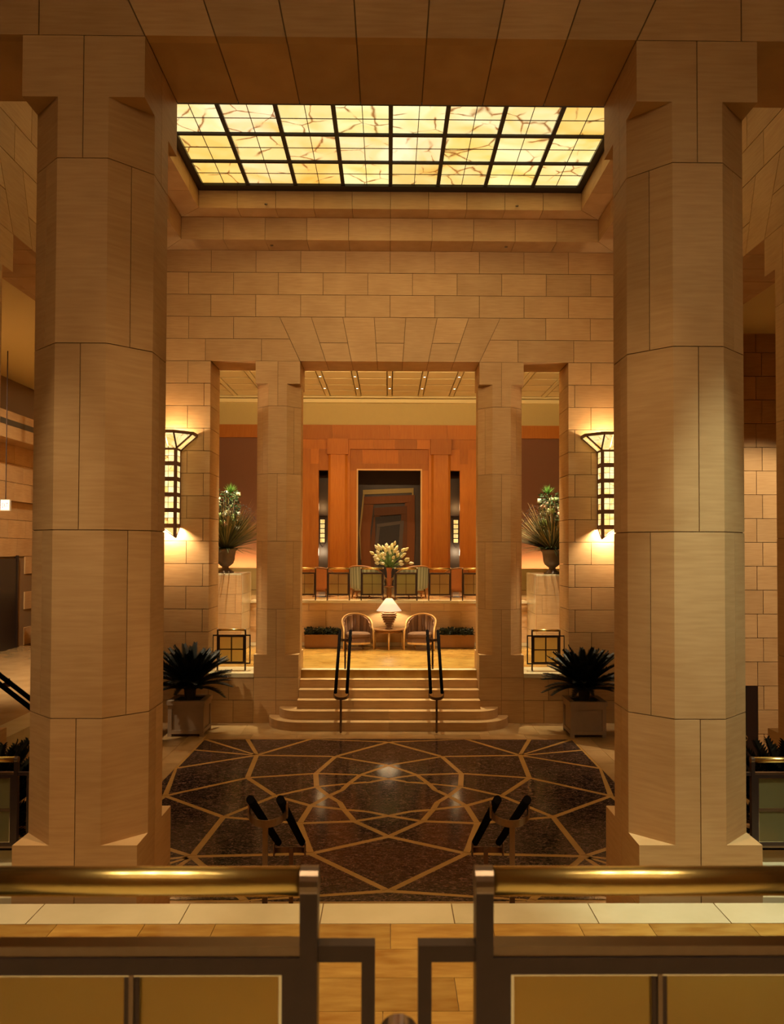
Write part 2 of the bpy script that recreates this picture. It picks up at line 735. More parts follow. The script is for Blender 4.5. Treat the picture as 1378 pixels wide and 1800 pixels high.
def lobby_wall(side, label):
    fn = wmap(side)
    core = MB()

    def cbox(u0, u1, z0, z1, d0, d1):
        core.prism([(u0, z0), (u1, z0), (u1, z1), (u0, z1)], d0, d1, fn)
    cbox(-5.9, 5.9, ZS + 0.014, ZT + 1.3, 0.02, W - 0.02)
    for s in (-1, 1):
        a, b = sorted((s * 4.02, s * 5.9))
        cbox(a, b, 0, ZS + 0.09, 0.02, W - 0.02)
        a, b = sorted((s * 2.9, s * 4.02))
        cbox(a, b, 0, LAND - 0.1, 0.02, W - 0.02)
    wall = core.build('wall_' + side, 'mortar')
    tag(wall, label, 'wall', kind='structure')

    def st(poly, d0, d1, name='stone'):
        m = MB()
        area = sum(poly[i][0] * poly[(i + 1) % len(poly)][1] - poly[(i + 1) % len(poly)][0] * poly[i][1] for i in range(len(poly)))
        if area < 0:
            poly = poly[::-1]
        m.prism(inset(poly, G / 2), d0, d1, fn)
        return m.build(name, 'limestone', wall)

    def rect(u0, u1, z0, z1, d0, d1):
        st([(u0, z0), (u1, z0), (u1, z1), (u0, z1)], d0, d1)
    d0, d1 = (0.0, 0.09) if side != 'near' else (W - 0.09, W)

    def row(z0, z1, js, dd0=None, dd1=None):
        for a, b in zip(js[:-1], js[1:]):
            rect(a, b, z0, z1, d0, d1)
    top = ZT if side != 'near' else ZS + 3 * CO
    ch = (ZT - ZS) / 5.0
    ex = {'far': HW, 'near': 4.9}.get(side, HD)
    # regular courses above the flat arch
    for k in (2, 3, 4):
        if side == 'near' and k > 2:
            continue
        js = [x * 0.96 for x in range(-5, 6)] if k != 3 else [x * 0.96 - 0.48 for x in range(-4, 6)]
        js = [-ex] + [j for j in js if -ex + 0.1 < j < ex - 0.1] + [ex]
        row(ZS + k * ch, ZS + (k + 1) * ch, js)
    # flat arch of seven voussoirs
    zb, zt = ZS, ZS + 2 * ch
    ub, ut = A - H2, 2.37
    for i in range(7):
        b0, b1 = -ub + 2 * ub * i / 7, -ub + 2 * ub * (i + 1) / 7
        t0, t1 = -ut + 2 * ut * i / 7, -ut + 2 * ut * (i + 1) / 7
        if i in (1, 3, 5):
            f = 0.42
            m0, m1 = b0 + (t0 - b0) * f, b1 + (t1 - b1) * f
            zm = zb + (zt - zb) * f
            st([(b0, zb), (b1, zb), (m1, zm), (m0, zm)], d0, d1, 'voussoir')
            st([(m0, zm), (m1, zm), (t1, zt), (t0, zt)], d0, d1, 'voussoir')
        else:
            st([(b0, zb), (b1, zb), (t1, zt), (t0, zt)], d0, d1, 'voussoir')
        q0, q1 = (0.09, W) if side != 'near' else (0.0, W - 0.09)
        st([(b0, zb), (b1, zb), (b1, zb + 0.085), (b0, zb + 0.085)], q0, q1 - 0.12 if side != 'near' else q1, 'soffit_stone')
        if side != 'near':
            st([(b0, zb), (b1, zb), (b1, zb + 0.085), (b0, zb + 0.085)], q1 - 0.12, q1, 'soffit_stone')
    um = ub + (ut - ub) * 0.5
    for s in (-1, 1):
        for k, js, e0, e1 in ((0, [ex, 3.95, 2.75], ub, um), (1, [ex, 4.31, 3.35], um, ut)):
            z0, z1 = ZS + k * ch, ZS + (k + 1) * ch
            for a, b in zip(js[:-1], js[1:]):
                u0, u1 = sorted((s * a, s * b))
                rect(u0, u1, z0, z1, d0, d1)
            st([(s * js[-1], z0), (s * e0, z0), (s * e1, z1), (s * js[-1], z1)], d0, d1)
        # soffit over the narrow side opening
        u0, u1 = sorted((s * (A + H2), s * 3.83))
        q0, q1 = (0.09, W) if side != 'near' else (0.0, W - 0.09)
        rect(u0, u1, ZS, ZS + 0.085, q0, q1)
        # jambs and the wall ends
        for i in range(16):
            z0, z1 = i * CO, (i + 1) * CO
            j = 4.32 if i % 2 else 3.97
            u0, u1 = sorted((s * 3.83, s * j))
            rect(u0, u1, z0, z1, 0.0, W)
            if side != 'near':
                u0, u1 = sorted((s * j, s * ex))
                rect(u0, u1, z0, z1, 0.0, 0.09)
        # low wall and sill of the side opening
        for i, js in enumerate(([A + H2, 3.3, 3.83], [A + H2, 3.40, 3.83])):
            for a, b in zip(js[:-1], js[1:]):
                u0, u1 = sorted((s * a, s * b))
                rect(u0, u1, i * CO, (i + 1) * CO, 0.0, 0.09)
        u0, u1 = sorted((s * (A + H2), s * 3.83))
        m = MB()
        m.prism([(u0, 2 * CO), (u1, 2 * CO), (u1, LAND), (u0, LAND)], -0.012, W, fn)
        m.build('sill', 'pale_stone', wall)
    return wall


lobby_wall('far', 'limestone block wall with flat arch above the far stairs')
lobby_wall('near', 'limestone wall and beam spanning the two big columns, closest to the camera')
lobby_wall('left', 'limestone side wall of the lobby with flat arch, behind the left column')
lobby_wall('right', 'limestone side wall of the lobby with flat arch, behind the right column')

# ------------------------------------------------------------------ octagonal columns
def column_master():
    root = thing('stone_column', '', 'column')
    ang = R(22.5)
    hh = H2 - 0.011
    r8 = hh / math.cos(ang)
    c = MB()
    c.prism([(r8 * math.cos(ang + i * PI / 4), r8 * math.sin(ang + i * PI / 4)) for i in range(8)], 0.0, ZS)
    c.box(-hh, hh, -hh, hh, 0.0, ZP - 0.011)
    c.box(-hh, hh, -hh, hh, ZS - CO + 0.011, ZS)
    c.build('mortar_core', 'mortar', root)
    g = G * 0.32

    def octq(z0, z1):
        return [(g, -H2), (S8 / 2, -H2), (H2, -S8 / 2), (H2, -g), (g, -g)], z0, z1

    def sqq(z0, z1):
        return [(g, -H2), (H2, -H2), (H2, -g), (g, -g)], z0, z1
    quarter = {}

    def quad(key, parts, name, rot):
        if key not in quarter:
            m = MB()
            for poly, z0, z1 in parts:
                m.prism(poly, z0, z1)
            quarter[key] = m.mesh(name, 'limestone')
        for k in range(4):
            inst(quarter[key], name, root, (0, 0, 0), (0, 0, rot + k * PI / 2))
    quad('cap', [octq(J1 + g, ZS - CO), sqq(ZS - CO, ZS)], 'capital_stone', 0)
    quad('d1', [octq(J1 - DZ + g, J1 - g)], 'drum_stone', PI / 4)
    quad('d2', [octq(J1 - 2 * DZ + g, J1 - DZ - g)], 'drum_stone', 0)
    quad('d3', [octq(J1 - 3 * DZ + g, J1 - 2 * DZ - g)], 'drum_stone', PI / 4)
    quad('base', [octq(ZP, J1 - 3 * DZ - g), sqq(2 * CO + g, ZP)], 'plinth_stone', 0)
    quad('b1', [sqq(CO + g, 2 * CO - g)], 'plinth_stone', 0)
    quad('b0', [sqq(0, CO - g)], 'plinth_stone', 0)
    return root


col0 = column_master()
spots = [(-A, YN - H2, 'big octagonal limestone column on the left, nearest the camera'),
         (A, YN - H2, 'big octagonal limestone column on the right, nearest the camera'),
         (-A, YF + H2, 'octagonal limestone pier left of the far stairs'),
         (A, YF + H2, 'octagonal limestone pier right of the far stairs'),
         (-HW - H2, YC - A, 'octagonal pier in the left side wall, at the left picture edge'),
         (HW + H2, YC - A, 'octagonal pier in the right side wall, at the right picture edge'),
         (-HW - H2, YC + A, 'octagonal pier in the left side wall, hidden far end'),
         (HW + H2, YC + A, 'octagonal pier in the right side wall, hidden far end')]
col0.location = (spots[0][0], spots[0][1], 0)
col0['label'] = spots[0][2]
col0['group'] = 'octagonal limestone columns'
for x, y, lb in spots[1:]:
    dup(col0, (x, y, 0), 0, lb)

# ------------------------------------------------------------------ lobby floor
flo = MB().box(-6.0, 6.0, 5.95, 18.3, -0.15, -0.006).build('floor', 'inlay_stone')
tag(flo, 'lobby floor of dark marble cut by a gold star-shaped inlay', 'floor', kind='structure')
PH = 3.60                         # half size of the marble field
RING = [0.775, 0.895, 1.215, 1.70, 2.47, 3.345]


def pol(r, k):
    t = k * PI / 8
    return (r * math.sin(t), r * math.cos(t))


def tile(poly, mat='dark_marble', name='marble_tile', ins=0.043, z=0.0):
    a = sum(poly[i][0] * poly[(i + 1) % len(poly)][1] - poly[(i + 1) % len(poly)][0] * poly[i][1] for i in range(len(poly)))
    if a < 0:
        poly = poly[::-1]
    p = inset(poly, ins)
    MB().prism([(x, YC + y) for x, y in p], -0.05, z).build(name, mat, flo)


cells = [[pol(RING[0] if k % 2 else RING[1], k) for k in range(16)]]
cells = []
cells.append([pol(RING[0], k) if k % 2 else pol(RING[1], k) for k in range(16)])
for k in range(16):
    if k % 2:                     # between inner polygon and the 1.2 ring
        cells.append([pol(RING[0], k), pol(RING[1], k + 1), pol(RING[2], k), pol(RING[1], k - 1)])
        cells.append([pol(RING[2], k), pol(RING[3], k + 1), pol(RING[4], k), pol(RING[3], k - 1)])
    else:
        cells.append([pol(RING[1], k), pol(RING[2], k + 1), pol(RING[3], k), pol(RING[2], k - 1)])
        cells.append([pol(RING[3], k), pol(RING[4], k + 1), pol(RING[5], k), pol(RING[4], k - 1)])
EDGE = 1.50
CORN = 2.75
for k in range(0, 16, 2):
    pass
# outer cells, worked out for one side and turned four times
for q in range(4):
    def T(p):
        x, y = p
        for _ in range(q):
            x, y = y, -x
        return (x, y)
    n0, n1, n2 = pol(RING[5], 0), pol(RING[4], 1), pol(RING[5], 2)
    nm = pol(RING[4], -1)
    e1 = (EDGE, PH)
    em = (-EDGE, PH)
    cells.append([T(n1), T(n2), T(e1), T(n0)])
    cells.append([T(nm), T(n0), T(em), T(pol(RING[5], -2))])
    cells.append([T(n0), T(e1), T(em)])
    cells.append([T(n2), T((CORN, PH)), T(e1)])
    cells.append([T(n2), T((PH, PH)), T((CORN, PH))])
    cells.append([T(n2), T((PH, CORN)), T((PH, PH))])
    cells.append([T(n2), T((PH, EDGE)), T((PH, CORN))])
for c in cells:
    tile(c)
# gold inlay strips between the marble
strips = set()
for c in cells:
    for i in range(len(c)):
        a, b = c[i], c[(i + 1) % len(c)]
        ka, kb = tuple(round(x, 2) for x in a), tuple(round(x, 2) for x in b)
        strips.add(tuple(sorted((ka, kb))))
for (ax, ay), (bx, by) in sorted(strips):
    L_ = math.hypot(bx - ax, by - ay)
    if max(abs(ax), abs(ay)) > 3.59 and max(abs(bx), abs(by)) > 3.59 or L_ < 0.15:
        continue
    dx, dy = (bx - ax) / L_, (by - ay) / L_
    nx, ny = -dy * 0.040, dx * 0.040
    e = 0.05
    MB().prism([(ax + dx * e + nx, YC + ay + dy * e + ny), (bx - dx * e + nx, YC + by - dy * e + ny),
                (bx - dx * e - nx, YC + by - dy * e - ny), (ax + dx * e - nx, YC + ay + dy * e - ny)][::-1], -0.04, -0.001).build('inlay_strip', 'inlay_stone', flo)
# stone border and the surrounding slabs
B2 = 3.95
for q in range(4):
    def T2(p):
        x, y = p
        for _ in range(q):
            x, y = y, -x
        return (x, y)
    for i in range(8):
        x0, x1 = -PH + i * 0.9, -PH + (i + 1) * 0.9
        x1 = min(x1, B2) if i < 7 else B2
        tile([T2(p) for p in ((x0, PH + 0.005), (x1, PH + 0.005), (x1, B2), (x0, B2))], 'floor_stone', 'border_slab', 0.003)
    for i in range(9):
        x0, x1 = -B2 + i * 0.995, -B2 + (i + 1) * 0.995
        tile([T2(p) for p in ((x0, B2), (x1, B2), (x1, HD), (x0, HD))], 'floor_stone', 'floor_slab', 0.003)

# ------------------------------------------------------------------ coffered ceiling of the lobby
cei = MB()
cei.box(-HW, HW, YC - HD, YC + HD, 11.6, 11.75)
cei = cei.build('ceiling', 'mortar')
tag(cei, 'stepped limestone coffer framing the glowing onyx ceiling', 'ceiling', kind='structure')
Z1, Z2 = 10.10, 10.56
Z3 = 10.93
for (ho_y, ho_x, hi, hi_x, z0, z1) in ((HD + 0.03, HW + 0.03, 4.40, 4.33, Z1, Z2 + 0.3), (4.42, 4.35, 3.93, 3.86, Z2, Z3 + 0.5)):
    n = 10
    for q in range(4):
        for i in range(n):
            hx = hi_x if q % 2 == 0 else hi
            inner = hi if q % 2 == 0 else hi_x
            a0, a1 = -hx + 2 * hx * i / n, -hx + 2 * hx * (i + 1) / n
            ho = ho_y if q % 2 == 0 else ho_x
            hs = ho_x if q % 2 == 0 else ho_y
            b0 = -hs if i == 0 else a0
            b1 = hs if i == n - 1 else a1
            poly = [(a0, inner), (b0, ho), (b1, ho), (a1, inner)]

            def T3(p):
                x, y = p
                for _ in range(q):
                    x, y = y, -x
                return (x, y)
            pp = [T3(p) for p in poly]
            ar = sum(pp[j][0] * pp[(j + 1) % 4][1] - pp[(j + 1) % 4][0] * pp[j][1] for j in range(4))
            if ar < 0:
                pp = pp[::-1]
            MB().prism([(x, YC + y) for x, y in inset(pp, G / 3)], z0, z1).build('ceiling_stone', 'limestone', cei)

# ------------------------------------------------------------------ onyx skylight
SXH = 3.86
Y0S, Y1S = YC - 3.93, YC + 3.93
win = MB()
win.box(-SXH, SXH, Y0S, Y1S, Z3 + 0.14, Z3 + 0.2)
win = win.build('window_1', 'black_frame')
tag(win, 'glowing golden onyx ceiling panels in a black grid', 'window', kind='structure')
PXP, PYP = 0.945, 1.0
ylist = [15.93 - PYP * i for i in range(8)]
fr = MB()
fr.box(-SXH, -3.72, Y0S, Y1S, Z3 - 0.02, Z3 + 0.14)
fr.box(3.72, SXH, Y0S, Y1S, Z3 - 0.02, Z3 + 0.14)
fr.box(-3.72, 3.72, 15.86, Y1S, Z3 - 0.02, Z3 + 0.14)
fr.box(-3.72, 3.72, Y0S, ylist[-1] + 0.06, Z3 - 0.02, Z3 + 0.14)
fr.build('window_frame', 'black_frame', win)
for i in range(-3, 4):
    MB().box(i * PXP - 0.037, i * PXP + 0.037, ylist[-1], 15.9, Z3 - 0.01, Z3 + 0.13).build('mullion', 'black_frame', win)
for y in ylist[1:-1]:
    MB().box(-3.75, 3.75, y - 0.037, y + 0.037, Z3 - 0.005, Z3 + 0.13).build('transom', 'black_frame', win)
tones = [(1.0, 1.0, 1.0), (0.94, 0.88, 0.70), (1.0, 0.98, 0.86), (0.88, 0.77, 0.46), (1.0, 1.03, 1.1)]
for ix in range(-4, 4):
    for iy in range(7):
        tn = random.choice(tones)
        tn = tuple(c * random.uniform(0.92, 1.04) for c in tn)
        cx, cy = (ix + 0.5) * PXP, (ylist[iy] + ylist[iy + 1]) / 2
        for sx in (0, 1):
            for sy in (0, 1):
                x0 = cx - PXP / 2 + sx * PXP / 2
                y0 = cy - PYP / 2 + sy * PYP / 2
                pn = MB().box(x0 + 0.006, x0 + PXP / 2 - 0.006, y0 + 0.006, y0 + PYP / 2 - 0.006, Z3 + 0.03, Z3 + 0.05).build('pane', 'onyx_ceiling', win)
                pn.color = (*tn, 1)
        MB().box(cx - 0.006, cx + 0.006, cy - PYP / 2, cy + PYP / 2, Z3 + 0.02, Z3 + 0.05).build('came', 'bronze_dark', win)
        MB().box(cx - PXP / 2, cx + PXP / 2, cy - 0.006, cy + 0.006, Z3 + 0.02, Z3 + 0.05).build('came', 'bronze_dark', win)

# ------------------------------------------------------------------ stairs
def stairs(name, label, loc, rz, nos, full=True, hwid=A - H2):
    """local: +y goes up the stairs; nos = distance of each nosing from the bottom one"""
    root = thing(name, label, 'stairs', loc, rz)
    n = len(nos)
    top = nos[-1]
    wallf = nos[-1] - 0.506
    for i in range(n - 1):
        z0, z1 = i * 0.175, (i + 1) * 0.175
        y0 = nos[i]
        y1 = top + 0.4
        if i < 2 and full:
            dep = wallf - y0
            hx = hwid - 0.03 + dep * 0.83
            r = min(dep, hx)
            arc = [(hx - r + r * math.sin(a), wallf - dep * math.cos(a)) for a in [PI / 2 * k / 10 for k in range(11)]]
            left = [(-x, y) for x, y in arc][::-1]
            # three stones per step
            cuts = [-0.9, 0.9]
            e = hx - r
            parts = [left + [(-0.9, y0), (-0.9, wallf)], [(-0.9, y0), (0.0, y0), (0.0, wallf), (-0.9, wallf)],
                     [(0.0, y0), (0.9, y0), (0.9, wallf), (0.0, wallf)], [(0.9, wallf), (0.9, y0)] + arc]
            for p in parts:
                m = MB()
                m.prism(p, z0, z1)
                m.build('step_stone', 'limestone', root)
        else:
            js = [-hwid + 0.005, -1.0 if i % 2 else -0.75, 0.02 if i % 2 else 0.6, 0.95 if i % 2 else 1.3, hwid - 0.005]
            for a, b in zip(js[:-1], js[1:]):
                MB().box(a + 0.001, b - 0.001, y0, min(y0 + 0.5, top), z0, z1).build('step_stone', 'limestone', root)
    MB().box(-hwid, hwid, nos[0] + 0.55, top, 0.0, 0.05).build('step_bed', 'mortar', root)
    return root


NOSF = [0, 0.255, 0.51, 0.765, 1.02, 1.27]
stairs('stone_stairs', 'six stone steps with rounded lower ends rising to the far foyer', (0, 16.41, 0), 0, NOSF)
stairs('stone_stairs', 'stone steps going down from the near landing, between the two big columns', (0, 7.61, 0), PI, [0, 0.3, 0.6, 0.9, 1.2, 1.5], full=False)
stairs('stone_stairs', 'stone steps in the left side opening, seen beside the left column', (-4.056, YC, 0), PI / 2, NOSF)

# ------------------------------------------------------------------ foyer floors, terraces
def slab(name, x0, x1, y0, y1, z0, z1, mat, label, cat='floor'):
    o = MB().box(x0, x1, y0, y1, z0, z1).build(name, mat)
    return tag(o, label, cat, kind='structure')


# near landing
nl = slab('floor_landing', -9, 9, -3.4, 6.11, 0.6, LAND - 0.012, 'mortar', 'golden marble floor of the near landing below the railing')
SEAM = [-5.55, -4.62, -3.69, -2.575, -1.49, -0.49, 0.47, 1.50, 2.45, 3.38, 4.3, 5.2]
for a, b in zip(SEAM[:-1], SEAM[1:]):
    MB().prism([(a + 0.004, 5.79), (b - 0.004, 5.79), (b - 0.004, 6.112), (a + 0.004, 6.112)], LAND - 0.10, LAND).build('border_slab', 'pale_stone', nl)
yy = 5.785
rr = 0
while yy > 1.9:
    d = 0.36
    x = -3.0 + (0.31 if rr % 2 else 0.0) + random.uniform(-0.1, 0.1)
    while x < 3.0:
        w_ = random.choice((0.5, 0.62, 0.72))
        MB().box(x + 0.002, x + w_ - 0.002, yy - d + 0.002, yy - 0.002, LAND - 0.05, LAND).build('marble_tile', 'gold_floor', nl)
        x += w_
    yy -= d
    rr += 1
# side openings beside the near columns: pale threshold strips
for s in (-1, 1):
    for k, (y0, y1) in enumerate(((6.20, 6.42), (6.62, 6.72), (6.95, 7.164))):
        pass
nt_ = slab('floor_terrace', -9, 9, -3.4, 1.66, 0.6, TERR, 'pale_stone', 'raised terrace floor where the camera stands, behind the railing')
# far foyer and terrace
ff = slab('floor_foyer', -5.7, 9, YF + W - 0.45, 22.02, 0.5, LAND - 0.004, 'gold_floor', 'glowing golden marble floor of the far foyer above the steps')
for i in range(6):
    MB().box(-1.92 + i * 0.64 + 0.002, -1.92 + (i + 1) * 0.64 - 0.002, 17.68, 17.92, LAND - 0.18, LAND).build('border_slab', 'pale_stone', ff)
MB().box(-1.92, 1.92, 17.92, 18.2, LAND - 0.18, LAND - 0.001).build('marble_tile', 'gold_floor', ff)
ft = slab('floor_lounge', -9, 9, 22.0, 31.5, 0.5, TERR - 0.004, 'floor_stone', 'raised lounge floor behind the far railing')
tw = MB().box(-3.77, 3.77, 21.98, 22.2, LAND - 0.1, TERR - 0.02).build('wall_terrace', 'mortar')
tag(tw, 'low limestone wall behind the two armchairs and the lamp', 'wall', kind='structure')
rows = [LAND, LAND + 0.10, LAND + 0.52, LAND + 0.95, TERR - 0.06]
for k in range(4):
    js = [-3.77, -3.1, -2.18, -1.26, -0.34, 0.58, 1.5, 2.42, 3.34, 3.77] if k % 2 else [-3.77, -2.64, -1.72, -0.8, 0.12, 1.04, 1.96, 2.88, 3.77]
    if k == 0:
        js = [-3.77, 3.77]
    for a, b in zip(js[:-1], js[1:]):
        MB().box(a + 0.003, b - 0.003, 21.955, 22.05, rows[k] + 0.003, rows[k + 1] - 0.003).build('stone' if k else 'skirting', 'limestone' if k else 'pale_stone', tw)
for i in range(8):
    x0 = -3.77 + i * 0.9425
    MB().box(x0 + 0.002, x0 + 0.94, 21.93, 22.5, TERR - 0.06, TERR + 0.002).build('coping_stone', 'pale_stone', tw)

# ------------------------------------------------------------------ far lounge: ceiling, walls
ZC = 8.95
lc = MB().box(-9, 9, YF + W - 0.03, 31.5, ZC + 0.06, ZC + 0.2).build('ceiling_lounge', 'groove')
tag(lc, 'cream coffered ceiling of the far lounge with small downlights', 'ceiling', kind='structure')
YL = 28.0
rowy = [YL - 0.35 - 0.97 * i for i in range(10)]
for j in range(len(rowy) - 1):
    for i in range(-8, 8):
        x0 = i * 1.06
        MB().box(x0 + 0.10, x0 + 0.96, rowy[j + 1] + 0.05, rowy[j] - 0.05, ZC + 0.0, ZC + 0.08).build('ceiling_panel', 'cream_ceiling', lc)
for i in range(-8, 9):
    MB().box(i * 1.06 - 0.065, i * 1.06 + 0.065, rowy[-1], rowy[0] + 0.02, ZC - 0.015, ZC + 0.07).build('ceiling_rib', 'cream_ceiling', lc)
MB().box(-9, 9, rowy[0] + 0.05, YL, ZC - 0.04, ZC + 0.07).build('cornice', 'cream_ceiling', lc)
MB().box(-9, 9, YL - 0.16, YL, ZC - 0.19, ZC - 0.065).build('cornice', 'cream_ceiling', lc)
lw = MB().box(-9, 9, YL, YL + 0.2, 8.0, ZC + 0.1).build('wall_lounge', 'cream_wall')
tag(lw, 'cream upper wall of the lounge above the cherry wood panelling', 'wall', kind='structure')
for s in (-1, 1):
    a, b = sorted((s * 4.03, s * 9.0))
    o = MB().box(a, b, YL - 0.02, YL + 0.2, 7.56, 8.0).build('wood_fascia', 'cherry')
    tag(o, 'cherry wood fascia strip %s of the lounge portal' % ('left' if s < 0 else 'right'), 'panel')
    o = MB().box(a, b, YL + 0.1, YL + 0.25, TERR, 7.56).build('wall_fabric_%s' % ('left' if s < 0 else 'right'), 'fabric_brown')
    tag(o, 'dark brown lounge wall glowing at its foot, %s side' % ('left' if s < 0 else 'right'), 'wall', kind='structure')
    # cove lamp at the foot of that wall
    a, b = sorted((s * 4.3, s * 7.6))
    t = thing('cove_light', 'low ledge with a hidden strip lamp washing the brown wall, %s side' % ('left' if s < 0 else 'right'), 'light', (0, 0, 0), group='wall washing coves')
    MB().box(a, b, YL - 0.42, YL + 0.10, 2.28, 2.94).build('ledge', 'cream_wall', t)
    MB().box(a, b, YL - 0.42, YL - 0.38, 2.94, 3.02).build('lip', 'cream_wall', t)
    MB().box(a + 0.05, b - 0.05, YL - 0.30, YL - 0.24, 2.945, 2.975).build('lamp_tube', 'cove', t)
    l = bpy.data.lights.new('cove_lamp', 'AREA')
    l.shape = 'RECTANGLE'
    l.size = 3.2
    l.size_y = 0.06
    l.energy = 75
    l.color = AMBER
    lo = bpy.data.objects.new('cove_lamp', l)
    COL.objects.link(lo)
    lo.parent = t
    lo.location = ((a + b) / 2, YL - 0.20, 2.985)
    lo.rotation_euler = (R(180 - 30), 0, 0)

# cherry portal
pw = thing('wood_portal', 'tall cherry wood portal with three openings in the lounge wall', 'portal', (0, YL, TERR))
zt = 8.0 - TERR


def wp(x0, x1, y0, y1, z0, z1, name='panel', mat='cherry'):
    return MB().box(x0, x1, y0, y1, z0 - TERR, z1 - TERR).build(name, mat, pw)


ZO = 6.42                          # head of the openings
for i, (a, b) in enumerate(((-4.0, -2.0), (-2.0, 0.0), (0.0, 2.0), (2.0, 4.0))):
    wp(a + 0.002, b - 0.002, -0.04, 0.2, 7.50, 8.0, 'header_panel')
for a, b in ((-4.0, -2.13), (-1.62, -0.55), (-0.55, 0.2), (0.2, 0.95), (0.95, 1.62), (2.13, 4.0)):
    wp(a + 0.002, b - 0.002, 0.0, 0.2, 7.16, 7.50, 'frieze_panel')
for a, b in ((-1.37, -0.95), (-0.95, -0.1), (-0.1, 0.32), (0.32, 1.37)):
    wp(a + 0.001, b - 0.001, 0.10, 0.25, 6.66, 7.16, 'frieze_panel')
for s in (-1, 1):
    a, b = sorted((s * 1.37, s * 1.48))
    wp(a, b, -0.03, 0.22, TERR, 7.20, 'casing')
    a, b = sorted((s * 1.09, s * 1.37))
    wp(a, b, 0.04, 0.24, TERR, ZO - 0.001, 'casing')
    a, b = sorted((s * 1.09, s * 1.14))
    wp(a, b, 0.02, 0.04, TERR, ZO - 0.001, 'casing_bead', 'maple')
    # octagonal pilaster
    p = MB()
    cxp = s * 1.79
    p.prism([(cxp - 0.25, -0.14), (cxp + 0.25, -0.14), (cxp + 0.335, -0.04), (cxp + 0.335, 0.2), (cxp - 0.335, 0.2), (cxp - 0.335, -0.04)], 0, 6.96 - TERR)
    p.build('pilaster', 'cherry', pw)
    p = MB()
    p.box(cxp - 0.36, cxp + 0.36, -0.18, 0.2, 6.96 - TERR, 7.5 - TERR)
    p.build('pilaster_capital', 'cherry', pw)
    # slot beside the pilaster and the outer wing
    a, b = sorted((s * 2.13, s * 2.46))
    wp(a, b, 0.02, 0.22, ZO, 7.16, 'frieze_panel')
    a, b = sorted((s * 2.46, s * 2.74))
    wp(a, b, -0.02, 0.24, TERR, ZO + 0.22, 'casing')
    a, b = sorted((s * 2.46, s * 2.74))
    wp(a, b, 0.0, 0.24, ZO + 0.22, 7.16, 'frieze_panel')
    a, b = sorted((s * 2.74, s * 3.3))
    wp(a, b, 0.02, 0.24, TERR, 7.16, 'panel')
    a, b = sorted((s * 3.3, s * 4.0))
    wp(a, b, 0.0, 0.24, TERR, 7.16, 'panel')
    a, b = sorted((s * 3.9, s * 4.02))
    wp(a, b, 0.0, 0.5, TERR, 8.0, 'panel')
wp(-1.369, 1.369, 0.04, 0.24, ZO, ZO + 0.239, 'casing')
wp(-1.14, 1.14, 0.02, 0.039, ZO, ZO + 0.05, 'casing_bead', 'maple')

# recess and skewed frames built in place of the portal's mirror reflection
rm = MB()
rm.box(-3.0, 3.0, 31.0, 31.2, TERR, 8.0)
rm.box(-3.2, -3.0, YL + 0.25, 31.2, TERR, 8.0)
rm.box(3.0, 3.2, YL + 0.25, 31.2, TERR, 8.0)
rm.box(-3.2, 3.2, YL + 0.25, 31.2, 7.9, 8.1)
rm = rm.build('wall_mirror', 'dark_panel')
tag(rm, 'brown recess standing in for the mirror behind the cherry wood portal', 'wall', kind='structure')
nf = thing('reflected_frames', 'mirror reflection modelled as nested crooked wooden frames in the central portal', 'panel', (0, 29.6, TERR))


def skew_frame(ptsL, ptsR, top, wL, wR, wt, y, mat, name):
    """left leg, lintel and right leg along slightly bent lines"""
    m = MB()
    def leg(pts, w_):
        for (xa, za), (xb, zb) in zip(pts[:-1], pts[1:]):
            m.prism([(xa, za), (xa + w_, za), (xb + w_, zb), (xb, zb)], y, y + 0.06, lambda a, b, c: (a, c, b))
    leg(ptsL, wL)
    leg(ptsR, wR)
    (xl, zl), (xr, zr) = ptsL[-1], ptsR[-1]
    m.prism([(xl, zl - 0.0), (xr + wR, zr - 0.0), (xr + wR + top, zr + wt), (xl - top * 0, zl + wt)], y, y + 0.06, lambda a, b, c: (a, c, b))
    m.build(name, mat, nf)


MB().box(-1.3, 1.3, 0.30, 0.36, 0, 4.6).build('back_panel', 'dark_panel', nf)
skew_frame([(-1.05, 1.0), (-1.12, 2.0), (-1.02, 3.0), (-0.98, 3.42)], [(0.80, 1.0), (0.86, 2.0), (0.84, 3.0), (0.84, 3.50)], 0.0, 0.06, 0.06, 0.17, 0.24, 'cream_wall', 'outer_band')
skew_frame([(-1.02, 0.6), (-1.06, 2.0), (-0.96, 2.9), (-0.94, 3.05)], [(0.55, 0.6), (0.60, 2.0), (0.58, 2.9), (0.58, 3.13)], 0.0, 0.36, 0.36, 0.28, 0.20, 'cherry_reflected', 'reflected_frame')
skew_frame([(-0.66, 0.6), (-0.70, 1.6), (-0.60, 2.3), (-0.56, 2.62)], [(0.40, 0.6), (0.44, 1.6), (0.44, 2.62), (0.44, 2.70)], 0.0, 0.22, 0.22, 0.30, 0.16, 'cherry_reflected_dark', 'inner_frame')
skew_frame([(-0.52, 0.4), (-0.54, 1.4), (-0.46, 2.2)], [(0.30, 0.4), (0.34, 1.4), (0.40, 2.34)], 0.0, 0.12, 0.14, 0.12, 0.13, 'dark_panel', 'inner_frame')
MB().prism([(-0.5, 0.2), (0.42, 0.2), (0.42, 2.66), (-0.52, 2.58)], 0.15, 0.20, lambda a, b, c: (a, c, b)).build('reflected_opening', 'dark_void', nf)

